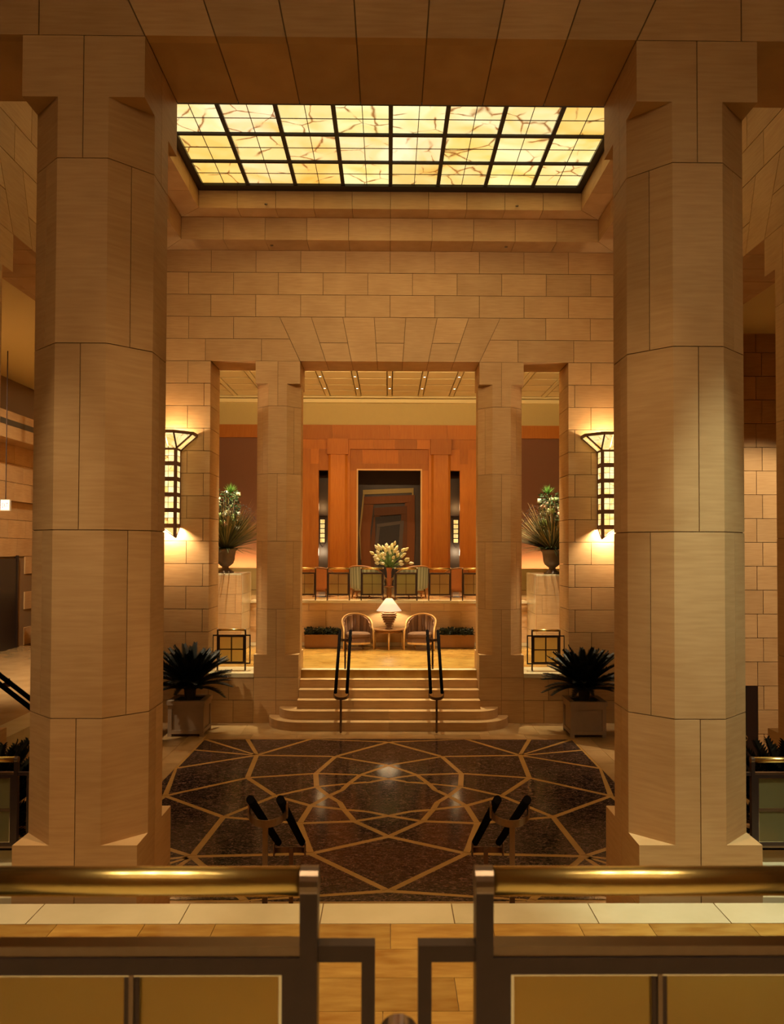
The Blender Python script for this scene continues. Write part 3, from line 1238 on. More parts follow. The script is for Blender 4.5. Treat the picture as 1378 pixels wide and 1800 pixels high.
# ------------------------------------------------------------------ near foyer shell and the two side aisles
o = MB().box(-9, 9, -3.4, YN - W + 0.1, ZC, ZC + 0.2).build('ceiling_landing', 'plaster')
tag(o, 'ceiling above the near landing, over the camera', 'ceiling', kind='structure')
o = MB().box(-9, 9, -3.6, -3.4, 0.6, ZC + 0.2).build('wall_back', 'limestone')
tag(o, 'wall behind the camera closing the near terrace', 'wall', kind='structure')
for s in (-1, 1):
    sd = 'left' if s < 0 else 'right'
    a, b = sorted((s * 9.0, s * 9.2))
    o = MB().box(a, b, -3.6, 6.2, 0.6, ZC + 0.2).build('wall_landing_' + sd, 'limestone')
    tag(o, 'plain limestone wall at the %s end of the near landing, out of frame' % sd, 'wall', kind='structure')
    a, b = sorted((s * 5.87, s * 9.2))
    o = MB().box(a, b, YN - W + 0.02, YN - 0.02, 0.0, ZC + 0.2).build('wall_landing_return_' + sd, 'limestone')
    tag(o, 'limestone return wall beyond the near side opening, %s' % sd, 'wall', kind='structure')
    a, b = sorted((s * 9.0, s * 9.2))
    o = MB().box(a, b, 25.0, 31.5, 0.6, ZC + 0.2).build('wall_lounge_' + sd, 'fabric_brown')
    tag(o, 'brown side wall of the lounge, %s, out of sight behind the pier' % sd, 'wall', kind='structure')
    # foyer floor in the depth of the side openings
    for yy0, yy1, nm in ((YF + 0.01, YF + W, 'far'), (YN - W + 0.0, YN - 0.01, 'near')):
        pass

# left aisle: raised floor, masonry wall with a bulkhead, door, exit sign
al = MB()
al.box(-10.4, -HW - W + 0.4, 7.2, 24.0, 0.5, LAND)
al = al.build('floor_aisle_left', 'floor_stone')
tag(al, 'pale stone floor of the left aisle beyond the side steps', 'floor', kind='structure')
MB().box(-5.8, -5.35, YC - 1.92, YC + 1.92, 0.75, LAND + 0.002).build('border_slab', 'pale_stone', al)
wl = MB().box(-10.4, -9.93, 7.2, 26.0, 0.5, 9.0).build('wall_aisle_left', 'mortar')
tag(wl, 'brown masonry wall of the left aisle with bulkhead and door', 'wall', kind='structure')
for k in range(11):
    z0 = LAND + k * CO
    y = 14.0 + (0.5 if k % 2 else 0)
    while y < 25.6:
        proud = 0.0 if z0 < 4.7 else 0.14
        if not (z0 < LAND + 5 * CO - 0.1 and 18.9 < y + 0.5 < 22.2):
            MB().box(-9.95, -9.9 + proud, y + G / 2, y + 1.0 - G / 2, z0 + G / 2, z0 + CO - G / 2).build('stone', 'limestone', wl)
        y += 1.0
MB().box(-9.9, -9.2, 12.0, 26.0, 6.35, 7.0).build('bulkhead', 'limestone', wl)
MB().box(-9.215, -9.195, 12.0, 26.0, 6.66, 6.80).build('linear_diffuser', 'grille', wl)
dr = thing('door_1', 'tall black door in the left aisle below the exit sign', 'door', (-9.92, 20.6, LAND), kind='structure')
MB().box(0.0, 0.05, -1.5, 0.85, 0, 2.36).build('door_leaf', 'door_dark', dr)
MB().box(0.0, 0.07, 0.85, 0.93, 0, 2.44).build('door_frame', 'bronze_dark', dr)
o = MB().box(-10.4, -HW - W, 7.2, 26.0, 8.1, 8.3).build('ceiling_aisle_left', 'cream_ceiling')
tag(o, 'ceiling of the left aisle, hidden above the bulkhead', 'ceiling', kind='structure')
o = MB().box(-10.4, -HW - W, 24.8, 25.0, 0.5, 8.3).build('wall_aisle_end', 'limestone')
tag(o, 'end wall of the left aisle, behind the left column', 'wall', kind='structure')
# exit sign
ex = thing('exit_sign', 'small lit EXIT sign hanging at the left edge', 'sign', (-8.55, 18.0, 4.52))
MB().box(-0.105, 0.105, -0.03, 0.03, 0, 0.25).build('sign_case', 'sign_case', ex)
MB().box(-0.09, 0.09, -0.036, -0.03, 0.02, 0.235).build('sign_face', 'sign_glow', ex)
MB().box(-0.008, 0.008, -0.008, 0.008, 0.25, 3.58).build('hanger', 'bronze_dark', ex)
fc = bpy.data.curves.new('exit_text', 'FONT')
fc.body = 'EXIT'
fc.size = 0.115
fc.align_x = 'CENTER'
fc.extrude = 0.002
fo = bpy.data.objects.new('exit_text_tmp', fc)
COL.objects.link(fo)
dg = bpy.context.evaluated_depsgraph_get()
me = bpy.data.meshes.new_from_object(fo.evaluated_get(dg))
bpy.data.objects.remove(fo)
me.materials.clear()
me.materials.append(MATS['sign_red'])
tx = bpy.data.objects.new('lettering', me)
COL.objects.link(tx)
tx.parent = ex
tx.location = (0, -0.039, 0.07)
tx.rotation_euler = (PI / 2, 0, 0)
tx.scale = (0.62, 1.4, 1)

# right aisle: end wall of pale blocks with a doorway
wr = MB()
wr.box(HW + W, 9.4, 16.3, 16.6, -1.5, 9.0)
wr = wr.build('wall_aisle_right', 'mortar')
tag(wr, 'pale limestone block wall seen right of the right column', 'wall', kind='structure')
XD = 7.43
for k in range(-5, 18):
    z0 = k * CO
    js = [5.78, 6.55, 7.10, 7.55, 8.3, 9.4] if k % 2 else [5.78, 7.43, 8.1, 9.4]
    for a, b in zip(js[:-1], js[1:]):
        if z0 + CO < 0.98:
            if b <= XD + 0.001:
                continue
            a = max(a, XD)
        MB().box(a + G / 2, b - G / 2, 16.2, 16.34, z0 + G / 2, z0 + CO - G / 2).build('stone', 'limestone', wr)
dd = thing('door_2', 'dark doorway with a round ring handle, right of the right column', 'door', (6.6, 16.22, -1.3), kind='structure')
MB().box(-0.6, 0.72, 0.0, 0.05, 0, 2.25).build('door_leaf', 'door_dark', dd)
MB().box(0.60, 0.83, -0.01, 0.06, 0, 2.25).build('door_frame', 'bronze_dark', dd)
rg = MB()
rg.tube([(0.55 + 0.055 * math.cos(a), -0.03, 1.22 + 0.055 * math.sin(a)) for a in [2 * PI * k / 20 for k in range(21)]], 0.012, 8, False)
rg.tube([(0.55, -0.03, 1.165), (0.55, -0.03, 1.275)], 0.010, 6)
rg.build('ring_handle', 'chrome', dd)
o = MB().box(HW + 0.9, 9.4, 7.2, 16.3, -1.6, -1.4).build('floor_aisle_right', 'floor_stone')
tag(o, 'sunken floor of the right aisle, hidden behind the plants', 'floor', kind='structure')
o = MB().box(9.3, 9.5, 7.2, 16.6, -1.6, 9.0).build('wall_aisle_side', 'limestone')
tag(o, 'outer wall of the right aisle, hidden behind the right pier', 'wall', kind='structure')
o = MB().box(HW + W, 9.4, 7.2, 16.6, 8.1, 8.3).build('ceiling_aisle_right', 'cream_ceiling')
tag(o, 'ceiling of the right aisle, hidden above the opening', 'ceiling', kind='structure')

# ------------------------------------------------------------------ railing panels
PW = 0.633
def railing_master(wings):
    r = thing('railing_panel', '', 'railing')
    h = 0.9
    hx = PW / 2
    for s in (-1, 1):
        x0, x1 = sorted((s * hx, s * (hx - 0.030)))
        m = MB().box(x0, x1, -0.022, 0.022, 0, h - 0.024)
        m.build('post', 'bronze_dark', r)
        m = MB()
        xc = s * (hx - 0.015)
        # rounded head that grips the rail
        m.prism([(0.026 * math.cos(a), h - 0.026 + 0.026 * math.sin(a)) for a in [2 * PI * k / 18 for k in range(18)]], xc - 0.0155, xc + 0.0155, lambda a, b, c: (c, a, b))
        m.build('rail_bracket', 'bronze', r)
    MB().tube([(-hx + 0.030, 0, h - 0.026), (hx - 0.030, 0, h - 0.026)], 0.0245, 20).build('top_rail', 'brass', r)
    zt_, zb_ = h - 0.13, 0.135
    x = hx - 0.03
    MB().box(-x, x, -0.016, 0.020, zt_ - 0.018, zt_).build('frame_rail', 'bronze', r)
    MB().box(-x, x, -0.016, 0.020, zb_, zb_ + 0.018).build('frame_rail', 'bronze', r)
    m = MB()
    m.box(-x, x, -0.020, 0.014, zt_ - 0.046, zt_ - 0.018)
    m.box(-x, x, -0.020, 0.014, zb_ + 0.018, zb_ + 0.046)
    m.box(-x, -x + 0.030, -0.020, 0.014, zb_ + 0.046, zt_ - 0.046)
    m.box(x - 0.030, x, -0.020, 0.014, zb_ + 0.046, zt_ - 0.046)
    m.build('inner_frame', 'bronze_dark', r)
    xi, zti, zbi = x - 0.030, zt_ - 0.046, zb_ + 0.046
    m = MB()
    m.box(-xi, xi, -0.013, 0.006, zti - 0.006, zti)
    m.box(-xi, xi, -0.013, 0.006, zbi, zbi + 0.006)
    m.box(-xi, -xi + 0.006, -0.013, 0.006, zbi, zti)
    m.box(xi - 0.006, xi, -0.013, 0.006, zbi, zti)
    m.build('glazing_bead', 'chrome', r)
    mw = 0.013 if wings else 0.006
    MB().box(-mw, mw, -0.011, 0.006, zbi, zti).build('mullion', 'bronze_dark', r)
    MB().box(-mw * 0.3, mw * 0.3, -0.015, -0.011, zbi, zti).build('mullion_bead', 'bronze', r)
    zc = (zti + zbi) / 2
    for s in (-1, 1):
        a, b = sorted((s * mw, s * (xi - 0.006)))
        MB().box(a, b, -0.012, 0.005, zc - mw, zc + mw).build('transom', 'bronze', r)
        for z0, z1 in ((zbi + 0.006, zc - mw), (zc + mw, zti - 0.006)):
            MB().box(a, b, -0.006, 0.0, z0, z1).build('pane', 'amber_glass', r)
    if wings:
        for s in (-1, 1):
            m = MB()
            xo = s * (hx + 0.098)
            a, b = sorted((s * hx, xo))
            m.box(a, b, -0.014, 0.014, zt_ - 0.028, zt_)
            m.box(a, b, -0.014, 0.014, zb_, zb_ + 0.028)
            a, b = sorted((xo, xo - s * 0.023))
            m.box(a, b, -0.014, 0.014, zb_ + 0.028, zt_ - 0.028)
            m.build('side_frame', 'bronze_dark', r)
    return r


rw = railing_master(True)
rw.location = (-0.4435, 1.404, TERR)
rw['label'] = 'brass topped railing panel in the left foreground'
rw['group'] = 'railing panels with amber panes'
dup(rw, (0.4595, 1.404, TERR), 0, 'brass topped railing panel in the right foreground')
dup(rw, (-1.3705, 1.404, TERR), 0, 'railing panel left of the left foreground one, out of frame')
dup(rw, (1.3865, 1.404, TERR), 0, 'railing panel right of the right foreground one, out of frame')
dup(rw, (-3.43, 17.62, LAND), 0, 'small railing panel behind the left potted palm, beside the far stairs')
dup(rw, (3.43, 17.62, LAND), 0, 'small railing panel behind the right potted palm, beside the far stairs')
dup(rw, (-3.45, 6.88, LAND), 0, 'dark railing panel at the left edge beside the big left column')
dup(rw, (3.40, 6.88, LAND), 0, 'dark railing panel at the right edge beside the big right column')
rn = railing_master(False)
names = {-5: 'far terrace railing panel, leftmost in the central opening', -3: 'far terrace railing panel, second from the left', -1: 'far terrace railing panel just left of the flower vase',
         1: 'far terrace railing panel just right of the flower vase', 3: 'far terrace railing panel, second from the right', 5: 'far terrace railing panel, rightmost in the central opening'}
first = True
for k in (-5, -3, -1, 1, 3, 5):
    loc = (k * 0.4635, 22.12, TERR)
    if first:
        rn.location = loc
        rn['label'] = names[k]
        rn['group'] = 'far terrace railing panels'
        first = False
    else:
        dup(rn, loc, 0, names[k])

# end of a stair handrail in the foreground gap
hr = thing('handrail_end', 'rounded metal handrail end in the gap between the foreground railings', 'handrail', (0.008, 1.04, TERR))
MB().tube([(0, -0.55, 0.78), (0, 0.085, 0.78)], 0.0275, 24).build('tube', 'steel', hr)
MB().tube([(0, -0.3, 0), (0, -0.3, 0.76)], 0.014, 12).build('post', 'bronze_dark', hr)

# ------------------------------------------------------------------ stair handrails with twin leather tubes
def handrail(label, x, ytop, ztop, ybot, zbot, ftop, fbot, axis='y', loc=(0, 0, 0), rz=0):
    """local y runs along the stairs"""
    r = thing('stair_handrail', label, 'handrail', loc, rz, 'stair handrails with twin black tubes')
    s = 1 if ybot > ytop else -1
    sl = (zbot - ztop) / (ybot - ytop)
    for dx in (-0.116, 0.116):
        p0 = Vector((x + dx, ytop - s * 0.12, ztop - s * sl * 0.12))
        p1 = Vector((x + dx, ybot + s * 0.02, zbot + s * sl * 0.02))
        MB().tube([p0, p1], 0.033, 16).build('rail_tube', 'leather_black', r)
    # half-ring brackets at both ends, with a flat stanchion
    for (y, z, sg, ft) in ((ytop, ztop, -s, ftop), (ybot, zbot, s, fbot)):
        m = MB()
        n = 16
        vs = []
        for k in range(n + 1):
            a = PI * k / n
            px, py = 0.150 * math.cos(a), 0.15 * math.sin(a)
            zz = z - 0.075 - 0.045 * math.sin(a)
            for rr_, dz in ((1.0, -0.028), (1.0, 0.028), (0.94, 0.028), (0.94, -0.028)):
                vs.append((x + px * rr_, y + sg * (py * rr_ - 0.02), zz + dz))
        fs = []
        for k in range(n):
            for j in range(4):
                j2 = (j + 1) % 4
                fs.append((k * 4 + j, k * 4 + j2, (k + 1) * 4 + j2, (k + 1) * 4 + j))
        fs.append((0, 1, 2, 3))
        fs.append((n * 4 + 3, n * 4 + 2, n * 4 + 1, n * 4))
        m.add(vs, fs, False)
        m.build('ring_bracket', 'brushed_copper', r)
        for dx in (-0.150, 0.150):
            MB().box(x + dx - 0.006, x + dx + 0.006, y - sg * 0.03 - 0.03, y - sg * 0.03 + 0.03, z - 0.12, z).build('lug', 'brushed_copper', r)
        yp = y + sg * 0.11
        MB().box(x - 0.021, x + 0.021, yp - 0.008, yp + 0.008, ft, z - 0.10).build('stanchion', 'brushed_copper', r)
    return r


for s, sd in ((-1, 'left'), (1, 'right')):
    handrail('twin tube handrail in the foreground stairs, %s one' % sd, s * 0.96, 6.42, 1.70, 7.90, 0.86, LAND - 0.175, 0.0)
    handrail('twin tube handrail on the far stairs, %s one' % sd, s * 0.965, 17.72, 1.80, 16.40, 0.80, LAND - 0.175, 0.0)
handrail('thick black handrail of the left side steps, at the left edge beside the column', -0.96, 1.31, 1.88, -0.02, 0.86, LAND - 0.175, 0.0, loc=(-4.056, YC, 0), rz=PI / 2)

# ------------------------------------------------------------------ corner sconces
def sconce_master():
    """faces in the planes y=0 (front) and x=0 (side); ridge at the origin, body towards -x, +y; z=0 at the tip"""
    r = thing('corner_sconce', '', 'sconce')
    F, D = 0.34, 0.34
    zb, zt_ = 0.27, 1.90
    bw = 0.056
    frm = MB()
    frm.box(-bw, 0.004, -0.004, bw, 0.04, zt_ + 0.02)
    frm.box(-F, -F + bw, -0.004, bw, zb, zt_)
    frm.box(-bw, 0.004, D - bw, D, zb, zt_)
    n = 5
    ph = (zt_ - zb) / n
    for i in range(n + 1):
        z = zb + i * ph
        frm.box(-F, 0.006, -0.006, 0.014, z - 0.044, z + 0.044)
        frm.box(-0.014, 0.006, -0.006, D, z - 0.044, z + 0.044)
    # pointed foot
    frm.bar((-F, 0.004, zb), (-0.005, 0.004, 0.02), 0.02, 0.03, (0, 1, 0))
    frm.bar((-0.004, D, zb), (-0.004, 0.006, 0.02), 0.02, 0.03, (1, 0, 0))
    # flared head
    e, zf = 0.34, zt_ + 0.30
    tl, tc1, tc2, tr = (-F, -e, zf), (0.02, -e, zf), (e, -0.02, zf), (e, D, zf)
    frm.bar((0, 0, zt_), tc1, 0.03, 0.03)
    frm.bar((0, 0, zt_), tc2, 0.03, 0.03)
    frm.bar((-F, 0, zt_), tl, 0.03, 0.03)
    frm.bar((0, D, zt_), tr, 0.03, 0.03)
    frm.bar(tl, tc1, 0.04, 0.06)
    frm.bar(tc1, tc2, 0.04, 0.06)
    frm.bar(tc2, tr, 0.04, 0.06)
    frm.build('frame', 'sconce_bronze', r)
    tn = [(1, 1, 1), (1, 0.95, 0.8), (1.05, 1.0, 0.95), (0.95, 0.82, 0.55)]
    rnd = random.Random(4)
    for i in range(n):
        z0, z1 = zb + i * ph + 0.044, zb + (i + 1) * ph - 0.044
        zm = (z0 + z1) / 2
        for a0, a1 in ((-F + bw, (-F + bw - bw) / 2 - 0.004), ((-F) / 2 + 0.004, -bw)):
            for q0, q1 in ((z0, zm - 0.004), (zm + 0.004, z1)):
                p = MB().box(a0, a1, 0.003, 0.010, q0, q1).build('pane', 'onyx_sconce', r)
                p.color = (*rnd.choice(tn), 1)
                p = MB().box(-0.010, -0.003, -a1, -a0, q0, q1).build('pane', 'onyx_sconce', r)
                p.color = (*rnd.choice(tn), 1)
        came = MB()
        came.box(-F / 2 - 0.004, -F / 2 + 0.004, 0.0, 0.010, z0, z1)
        came.box(-F + bw, -bw, 0.0, 0.010, zm - 0.004, zm + 0.004)
        came.box(-0.010, 0.0, D / 2 - 0.004, D / 2 + 0.004, z0, z1)
        came.box(-0.010, 0.0, bw, D - bw, zm - 0.004, zm + 0.004)
        came.build('came', 'sconce_bronze', r)
    def quad(pts, c=(1, 1, 1)):
        m = MB()
        nrm = (Vector(pts[1]) - Vector(pts[0])).cross(Vector(pts[-1]) - Vector(pts[0])).normalized() * 0.004
        k = len(pts)
        vs = [Vector(p) for p in pts] + [Vector(p) + nrm for p in pts]
        fs = [tuple(range(k))[::-1], tuple(range(k, 2 * k))] + [(i, (i + 1) % k, k + (i + 1) % k, k + i) for i in range(k)]
        m.add(vs, fs)
        p = m.build('pane', 'onyx_sconce', r)
        p.color = (*c, 1)
    for k in range(2):
        f0, f1 = k / 2, (k + 1) / 2
        lo0, lo1 = Vector((-F + F * f0, 0, zt_)), Vector((-F + F * f1, 0, zt_))
        hi0, hi1 = Vector(tl).lerp(Vector(tc1), f0), Vector(tl).lerp(Vector(tc1), f1)
        quad([lo0.lerp(lo1, 0.05), lo0.lerp(lo1, 0.95), hi0.lerp(hi1, 0.95), hi0.lerp(hi1, 0.05)], (0.8, 0.75, 0.62))
        lo0, lo1 = Vector((0, D * f0, zt_)), Vector((0, D * f1, zt_))
        hi0, hi1 = Vector(tc2).lerp(Vector(tr), f0), Vector(tc2).lerp(Vector(tr), f1)
        quad([lo0.lerp(lo1, 0.05), lo0.lerp(lo1, 0.95), hi0.lerp(hi1, 0.95), hi0.lerp(hi1, 0.05)], (0.8, 0.75, 0.62))
    quad([(0.002, -0.002, zt_ + 0.02), (0.02, -e + 0.02, zf), (e - 0.02, -0.02, zf)], (0.8, 0.75, 0.62))
    quad([(-F + 0.02, 0.006, zb), (-0.01, 0.006, zb), (-0.01, 0.006, 0.04)], (0.7, 0.6, 0.42))
    quad([(-0.006, 0.01, zb), (-0.006, D - 0.02, zb), (-0.006, 0.01, 0.04)], (0.7, 0.6, 0.42))
    # back arm and lamps
    arm = MB()
    arm.box(-F + 0.02, -F + 0.06, 0.03, D, 0.9, 0.96)
    arm.build('bracket_arm', 'sconce_bronze', r)
    point('sconce_lamp', r, (-0.16, 0.17, 0.25), P_SCONCE * 2.4, SOFT, 0.04)
    point('sconce_lamp', r, (-0.12, 0.15, zt_ + 0.14), P_SCONCE * 1.1, SOFT, 0.05)
    return r


sc = sconce_master()
sc.location = (-4.45, 16.82, 3.90)
sc['label'] = 'glowing onyx corner sconce left, half hidden by the big left column'
sc['group'] = 'onyx sconces in the lobby'
dup(sc, (4.45, 16.82, 3.90), 0, 'glowing onyx corner sconce right, half hidden by the big right column', sx=-1)


def mirrored_sconce(label, x):  # mirror image of a sconce, built as solid parts with added lamps
    r = thing('reflected_sconce', label, 'sconce', (x, 29.0, 3.72), 0, 'sconce reflections inside the lounge portal')
    m = MB()
    for i in range(6):
        m.box(-0.10, 0.10, -0.05, 0.0, 0.16 + i * 0.17, 0.19 + i * 0.17)
    m.box(-0.11, -0.08, -0.05, 0.0, 0.16, 1.05)
    m.box(0.08, 0.11, -0.05, 0.0, 0.16, 1.05)
    m.bar((-0.10, -0.02, 0.16), (0.0, -0.02, 0.0), 0.02, 0.02, (0, 1, 0))
    m.bar((0.10, -0.02, 0.16), (0.0, -0.02, 0.0), 0.02, 0.02, (0, 1, 0))
    m.box(-0.17, 0.17, -0.10, 0.0, 1.14, 1.17)
    m.bar((-0.10, -0.02, 1.04), (-0.16, -0.05, 1.16), 0.02, 0.02, (0, 1, 0))
    m.bar((0.10, -0.02, 1.04), (0.16, -0.05, 1.16), 0.02, 0.02, (0, 1, 0))
    m.build('frame', 'bronze_dark', r)
    for i in range(5):
        p = MB().box(-0.08, 0.08, -0.035, -0.02, 0.19 + i * 0.17, 0.33 + i * 0.17).build('pane', 'onyx_sconce', r)
        p.color = (0.62, 0.56, 0.42, 1)
    MB().box(-0.35, 0.35, 0.0, 0.03, -1.4, 2.6).build('backboard', 'dark_panel', r)
    point('reflected_glow', r, (0, -0.30, -0.15), 14, SOFT, 0.12)
    point('reflected_glow', r, (0, -0.30, 1.45), 7, AMBER, 0.12)


mirrored_sconce('modelled reflection of a lit sconce in the left slot of the cherry portal', -2.40)
mirrored_sconce('modelled reflection of a lit sconce in the right slot of the cherry portal', 2.40)

# ------------------------------------------------------------------ planters with cycads
def frond_mesh(rnd, L_, curve):
    m = MB()
    pts = []
    n = 16
    for i in range(n + 1):
        t = i / n
        pts.append(Vector((L_ * (t - 0.12 * curve * t * t), 0, -curve * L_ * 0.42 * t * t)))
    m.tube(pts, [0.009 * (1 - 0.75 * i / n) for i in range(n + 1)], 5)
    k = 26
    for i in range(3, k + 1):
        t = i / k
        f = t * n
        a = min(int(f), n - 1)
        p = pts[a].lerp(pts[a + 1], f - a)
        d = (pts[a + 1] - pts[a]).normalized()
        up = Vector((0, 1, 0)).cross(d) * -1
        ln = 0.15 * math.sin(PI * (0.18 + 0.74 * t)) + 0.03
        for s in (-1, 1):
            v = (d * 0.72 + Vector((0, s, 0)) * 0.75 + up * 0.34).normalized()
            wv = d * 0.018
            q = p + v * ln + Vector((0, 0, rnd.uniform(-0.012, 0.012)))
            md = p + v * ln * 0.5
            m.add([p - wv, p + wv, md + wv * 1.1, q, md - wv * 1.1], [(0, 1, 2, 3, 4)])
    return m.mesh('frond', 'cycad_leaf')


rndf = random.Random(5)
FRONDS = [frond_mesh(rndf, 0.95, c) for c in (0.45, 0.6, 0.8, 1.0)]


def cycad_master(label):
    t = thing('potted_cycad', label, 'potted palm', (0, 0, 0), 0, 'cycads in square planters')
    P = 0.35
    pl = MB()
    pl.box(-P + 0.03, P - 0.03, -P + 0.03, P - 0.03, 0.045, 0.60)
    pb = pl.build('planter_body', 'planter_stone', t)
    for k in range(4):
        M = Matrix.Rotation(k * PI / 2, 4, 'Z')
        m = MB()
        m.box(-P, -P + 0.075, -P, -P + 0.035, 0.0, 0.62, M)
        m.box(P - 0.075, P, -P, -P + 0.035, 0.0, 0.62, M)
        m.box(-P + 0.075, P - 0.075, -P, -P + 0.035, 0.055, 0.125, M)
        m.box(-P + 0.075, P - 0.075, -P, -P + 0.035, 0.545, 0.62, M)
        m.build('face_frame', 'planter_stone', pb)
        m = MB()
        m.prism([(-P - 0.02, -P - 0.02), (P + 0.02, -P - 0.02), (P - 0.09, -P + 0.09), (-P + 0.09, -P + 0.09)], 0.62, 0.70,
                lambda a, b, c: tuple(M @ Vector((a, b, c))))
        m.build('rim', 'planter_stone', pb)
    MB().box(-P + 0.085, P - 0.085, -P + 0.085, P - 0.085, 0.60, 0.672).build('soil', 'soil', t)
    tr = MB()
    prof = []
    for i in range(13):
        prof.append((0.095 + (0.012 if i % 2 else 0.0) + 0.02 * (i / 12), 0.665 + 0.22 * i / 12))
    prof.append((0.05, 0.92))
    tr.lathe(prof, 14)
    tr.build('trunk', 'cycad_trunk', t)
    rnd = random.Random(8)
    i = 0
    for ring, (cnt, el, sc_) in enumerate(((12, 24, 0.84), (18, 40, 0.94), (20, 54, 1.0), (16, 66, 0.98), (9, 79, 0.90))):
        for k in range(cnt):
            az = 2 * PI * (k + 0.5 * (ring % 2)) / cnt + rnd.uniform(-0.12, 0.12)
            e = R(el + rnd.uniform(-6, 6))
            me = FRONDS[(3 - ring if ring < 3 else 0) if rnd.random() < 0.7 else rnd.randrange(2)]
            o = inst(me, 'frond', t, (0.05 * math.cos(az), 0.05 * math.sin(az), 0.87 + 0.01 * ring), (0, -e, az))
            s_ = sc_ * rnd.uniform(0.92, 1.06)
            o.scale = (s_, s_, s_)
            o.rotation_mode = 'XYZ'
            i += 1
    return t


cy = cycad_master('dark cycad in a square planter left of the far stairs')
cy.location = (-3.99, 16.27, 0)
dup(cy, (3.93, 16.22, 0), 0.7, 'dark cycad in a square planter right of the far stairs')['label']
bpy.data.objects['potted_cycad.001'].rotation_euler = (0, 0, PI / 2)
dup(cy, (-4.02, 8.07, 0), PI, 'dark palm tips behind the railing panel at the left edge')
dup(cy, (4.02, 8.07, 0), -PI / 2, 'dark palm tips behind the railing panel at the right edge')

# ------------------------------------------------------------------ furniture of the far foyer
def armchair(name, label, loc, rz, sc_=1.0, shell='velvet_rose', seat='velvet_dark', frame='maple', group=None):
    t = thing(name, label, 'armchair', loc, rz, group)
    t.scale = sc_ if isinstance(sc_, tuple) else (sc_, sc_, sc_)
    # front faces -y. horseshoe back: channels of upholstery
    n = 13
    rx, ry = 0.36, 0.36
    def ang(k):
        return R(-14 + 208 * k / n)
    def top(k):
        f = math.sin(PI * max(0, min(1, (k / n))))
        return 0.56 + 0.34 * f ** 0.75
    for k in range(n):
        a0, a1 = ang(k), ang(k + 1)
        m = MB()
        vs = []
        rings = 6
        for j in range(rings + 1):
            z = 0.26 + (min(top(k), 2) * 0 + (top(k) + (top(k + 1) - top(k)) * 0.5) - 0.28) * j / rings
            fl = 1.0 + 0.10 * (j / rings)
            for i in range(5):
                f = i / 4
                a = a0 + (a1 - a0) * f
                bul = 0.028 * math.sin(PI * f)
                zt2 = z
                if j == rings:
                    zt2 = top(k + f) - 0.02
                vs.append(((rx * fl - 0.045 - bul) * math.cos(a), (ry * fl - 0.045 - bul) * math.sin(a), zt2))
            for i in range(5):
                f = 1 - i / 4
                a = a0 + (a1 - a0) * f
                zt2 = z if j < rings else top(k + f) - 0.02
                vs.append(((rx * fl + 0.02) * math.cos(a), (ry * fl + 0.02) * math.sin(a), zt2))
        fs = []
        for j in range(rings):
            for i in range(10):
                i2 = (i + 1) % 10
                fs.append((j * 10 + i, j * 10 + i2, (j + 1) * 10 + i2, (j + 1) * 10 + i))
        fs.append(tuple(reversed(range(10))))
        fs.append(tuple(rings * 10 + i for i in range(10)))
        m.add(vs, fs, False)
        m.build('back_channel', shell if (k % 2 or shell != 'velvet_rose') else 'velvet_dark', t)
    pts = []
    for k in range(40):
        f = k / 39 * n
        a = ang(f)
        fl = 1.10
        pts.append((rx * fl * math.cos(a), ry * fl * math.sin(a), top(f)))
    # rail sweeps down into the front legs
    e0, e1 = pts[0], pts[-1]
    lead0 = [(e0[0] + 0.015, e0[1] - 0.13, 0.0), (e0[0] + 0.015, e0[1] - 0.13, 0.28), (e0[0] + 0.012, e0[1] - 0.11, 0.48), (e0[0] + 0.006, e0[1] - 0.05, 0.545)]
    lead1 = [(-p[0], p[1], p[2]) for p in lead0][::-1]
    MB().tube(lead0 + pts + lead1, [0.020] * 2 + [0.024] * (len(pts) + 4) + [0.020] * 2, 8).build('wooden_rail', frame, t)
    for s in (-1, 1):
        MB().tube([(s * 0.22, 0.30, 0.0), (s * 0.20, 0.26, 0.24)], [0.014, 0.02], 8).build('rear_leg', frame, t)
    ap = MB()
    ap.prism([(0.34 * math.cos(a), 0.33 * math.sin(a)) for a in [R(-20 + 220 * k / 18) for k in range(19)]] + [(-0.30, -0.26), (-0.15, -0.33), (0.15, -0.33), (0.30, -0.26)], 0.155, 0.20)
    ap.build('seat_rail', frame, t)
    st = MB()
    st.prism([(0.335 * math.cos(a), 0.32 * math.sin(a)) for a in [R(-18 + 216 * k / 18) for k in range(19)]] + [(-0.30, -0.25), (-0.15, -0.32), (0.15, -0.32), (0.30, -0.25)], 0.20, 0.32)
    st.build('seat_base', seat, t)
    cu = MB()
    pts2 = [(0.31 * math.cos(a), 0.28 * math.sin(a)) for a in [R(-5 + 190 * k / 16) for k in range(17)]] + [(-0.30, -0.27), (-0.15, -0.335), (0.15, -0.335), (0.30, -0.27)]
    for z0, z1, k0, k1 in ((0.325, 0.345, 0.95, 1.0), (0.345, 0.41, 1.0, 1.0), (0.41, 0.44, 1.0, 0.93), (0.44, 0.45, 0.93, 0.7)):
        n_ = len(pts2)
        vs = [(x * k0, y * k0, z0) for x, y in pts2] + [(x * k1, y * k1, z1) for x, y in pts2]
        fs = [(i, (i + 1) % n_, n_ + (i + 1) % n_, n_ + i) for i in range(n_)]
        if z1 == 0.45:
            fs.append(tuple(range(n_, 2 * n_)))
        if z0 == 0.325:
            fs.append(tuple(reversed(range(n_))))
        cu.add(vs, fs, True)
    cu.build('seat_cushion', shell if shell != 'velvet_rose' else 'velvet_cushion', t)
    return t


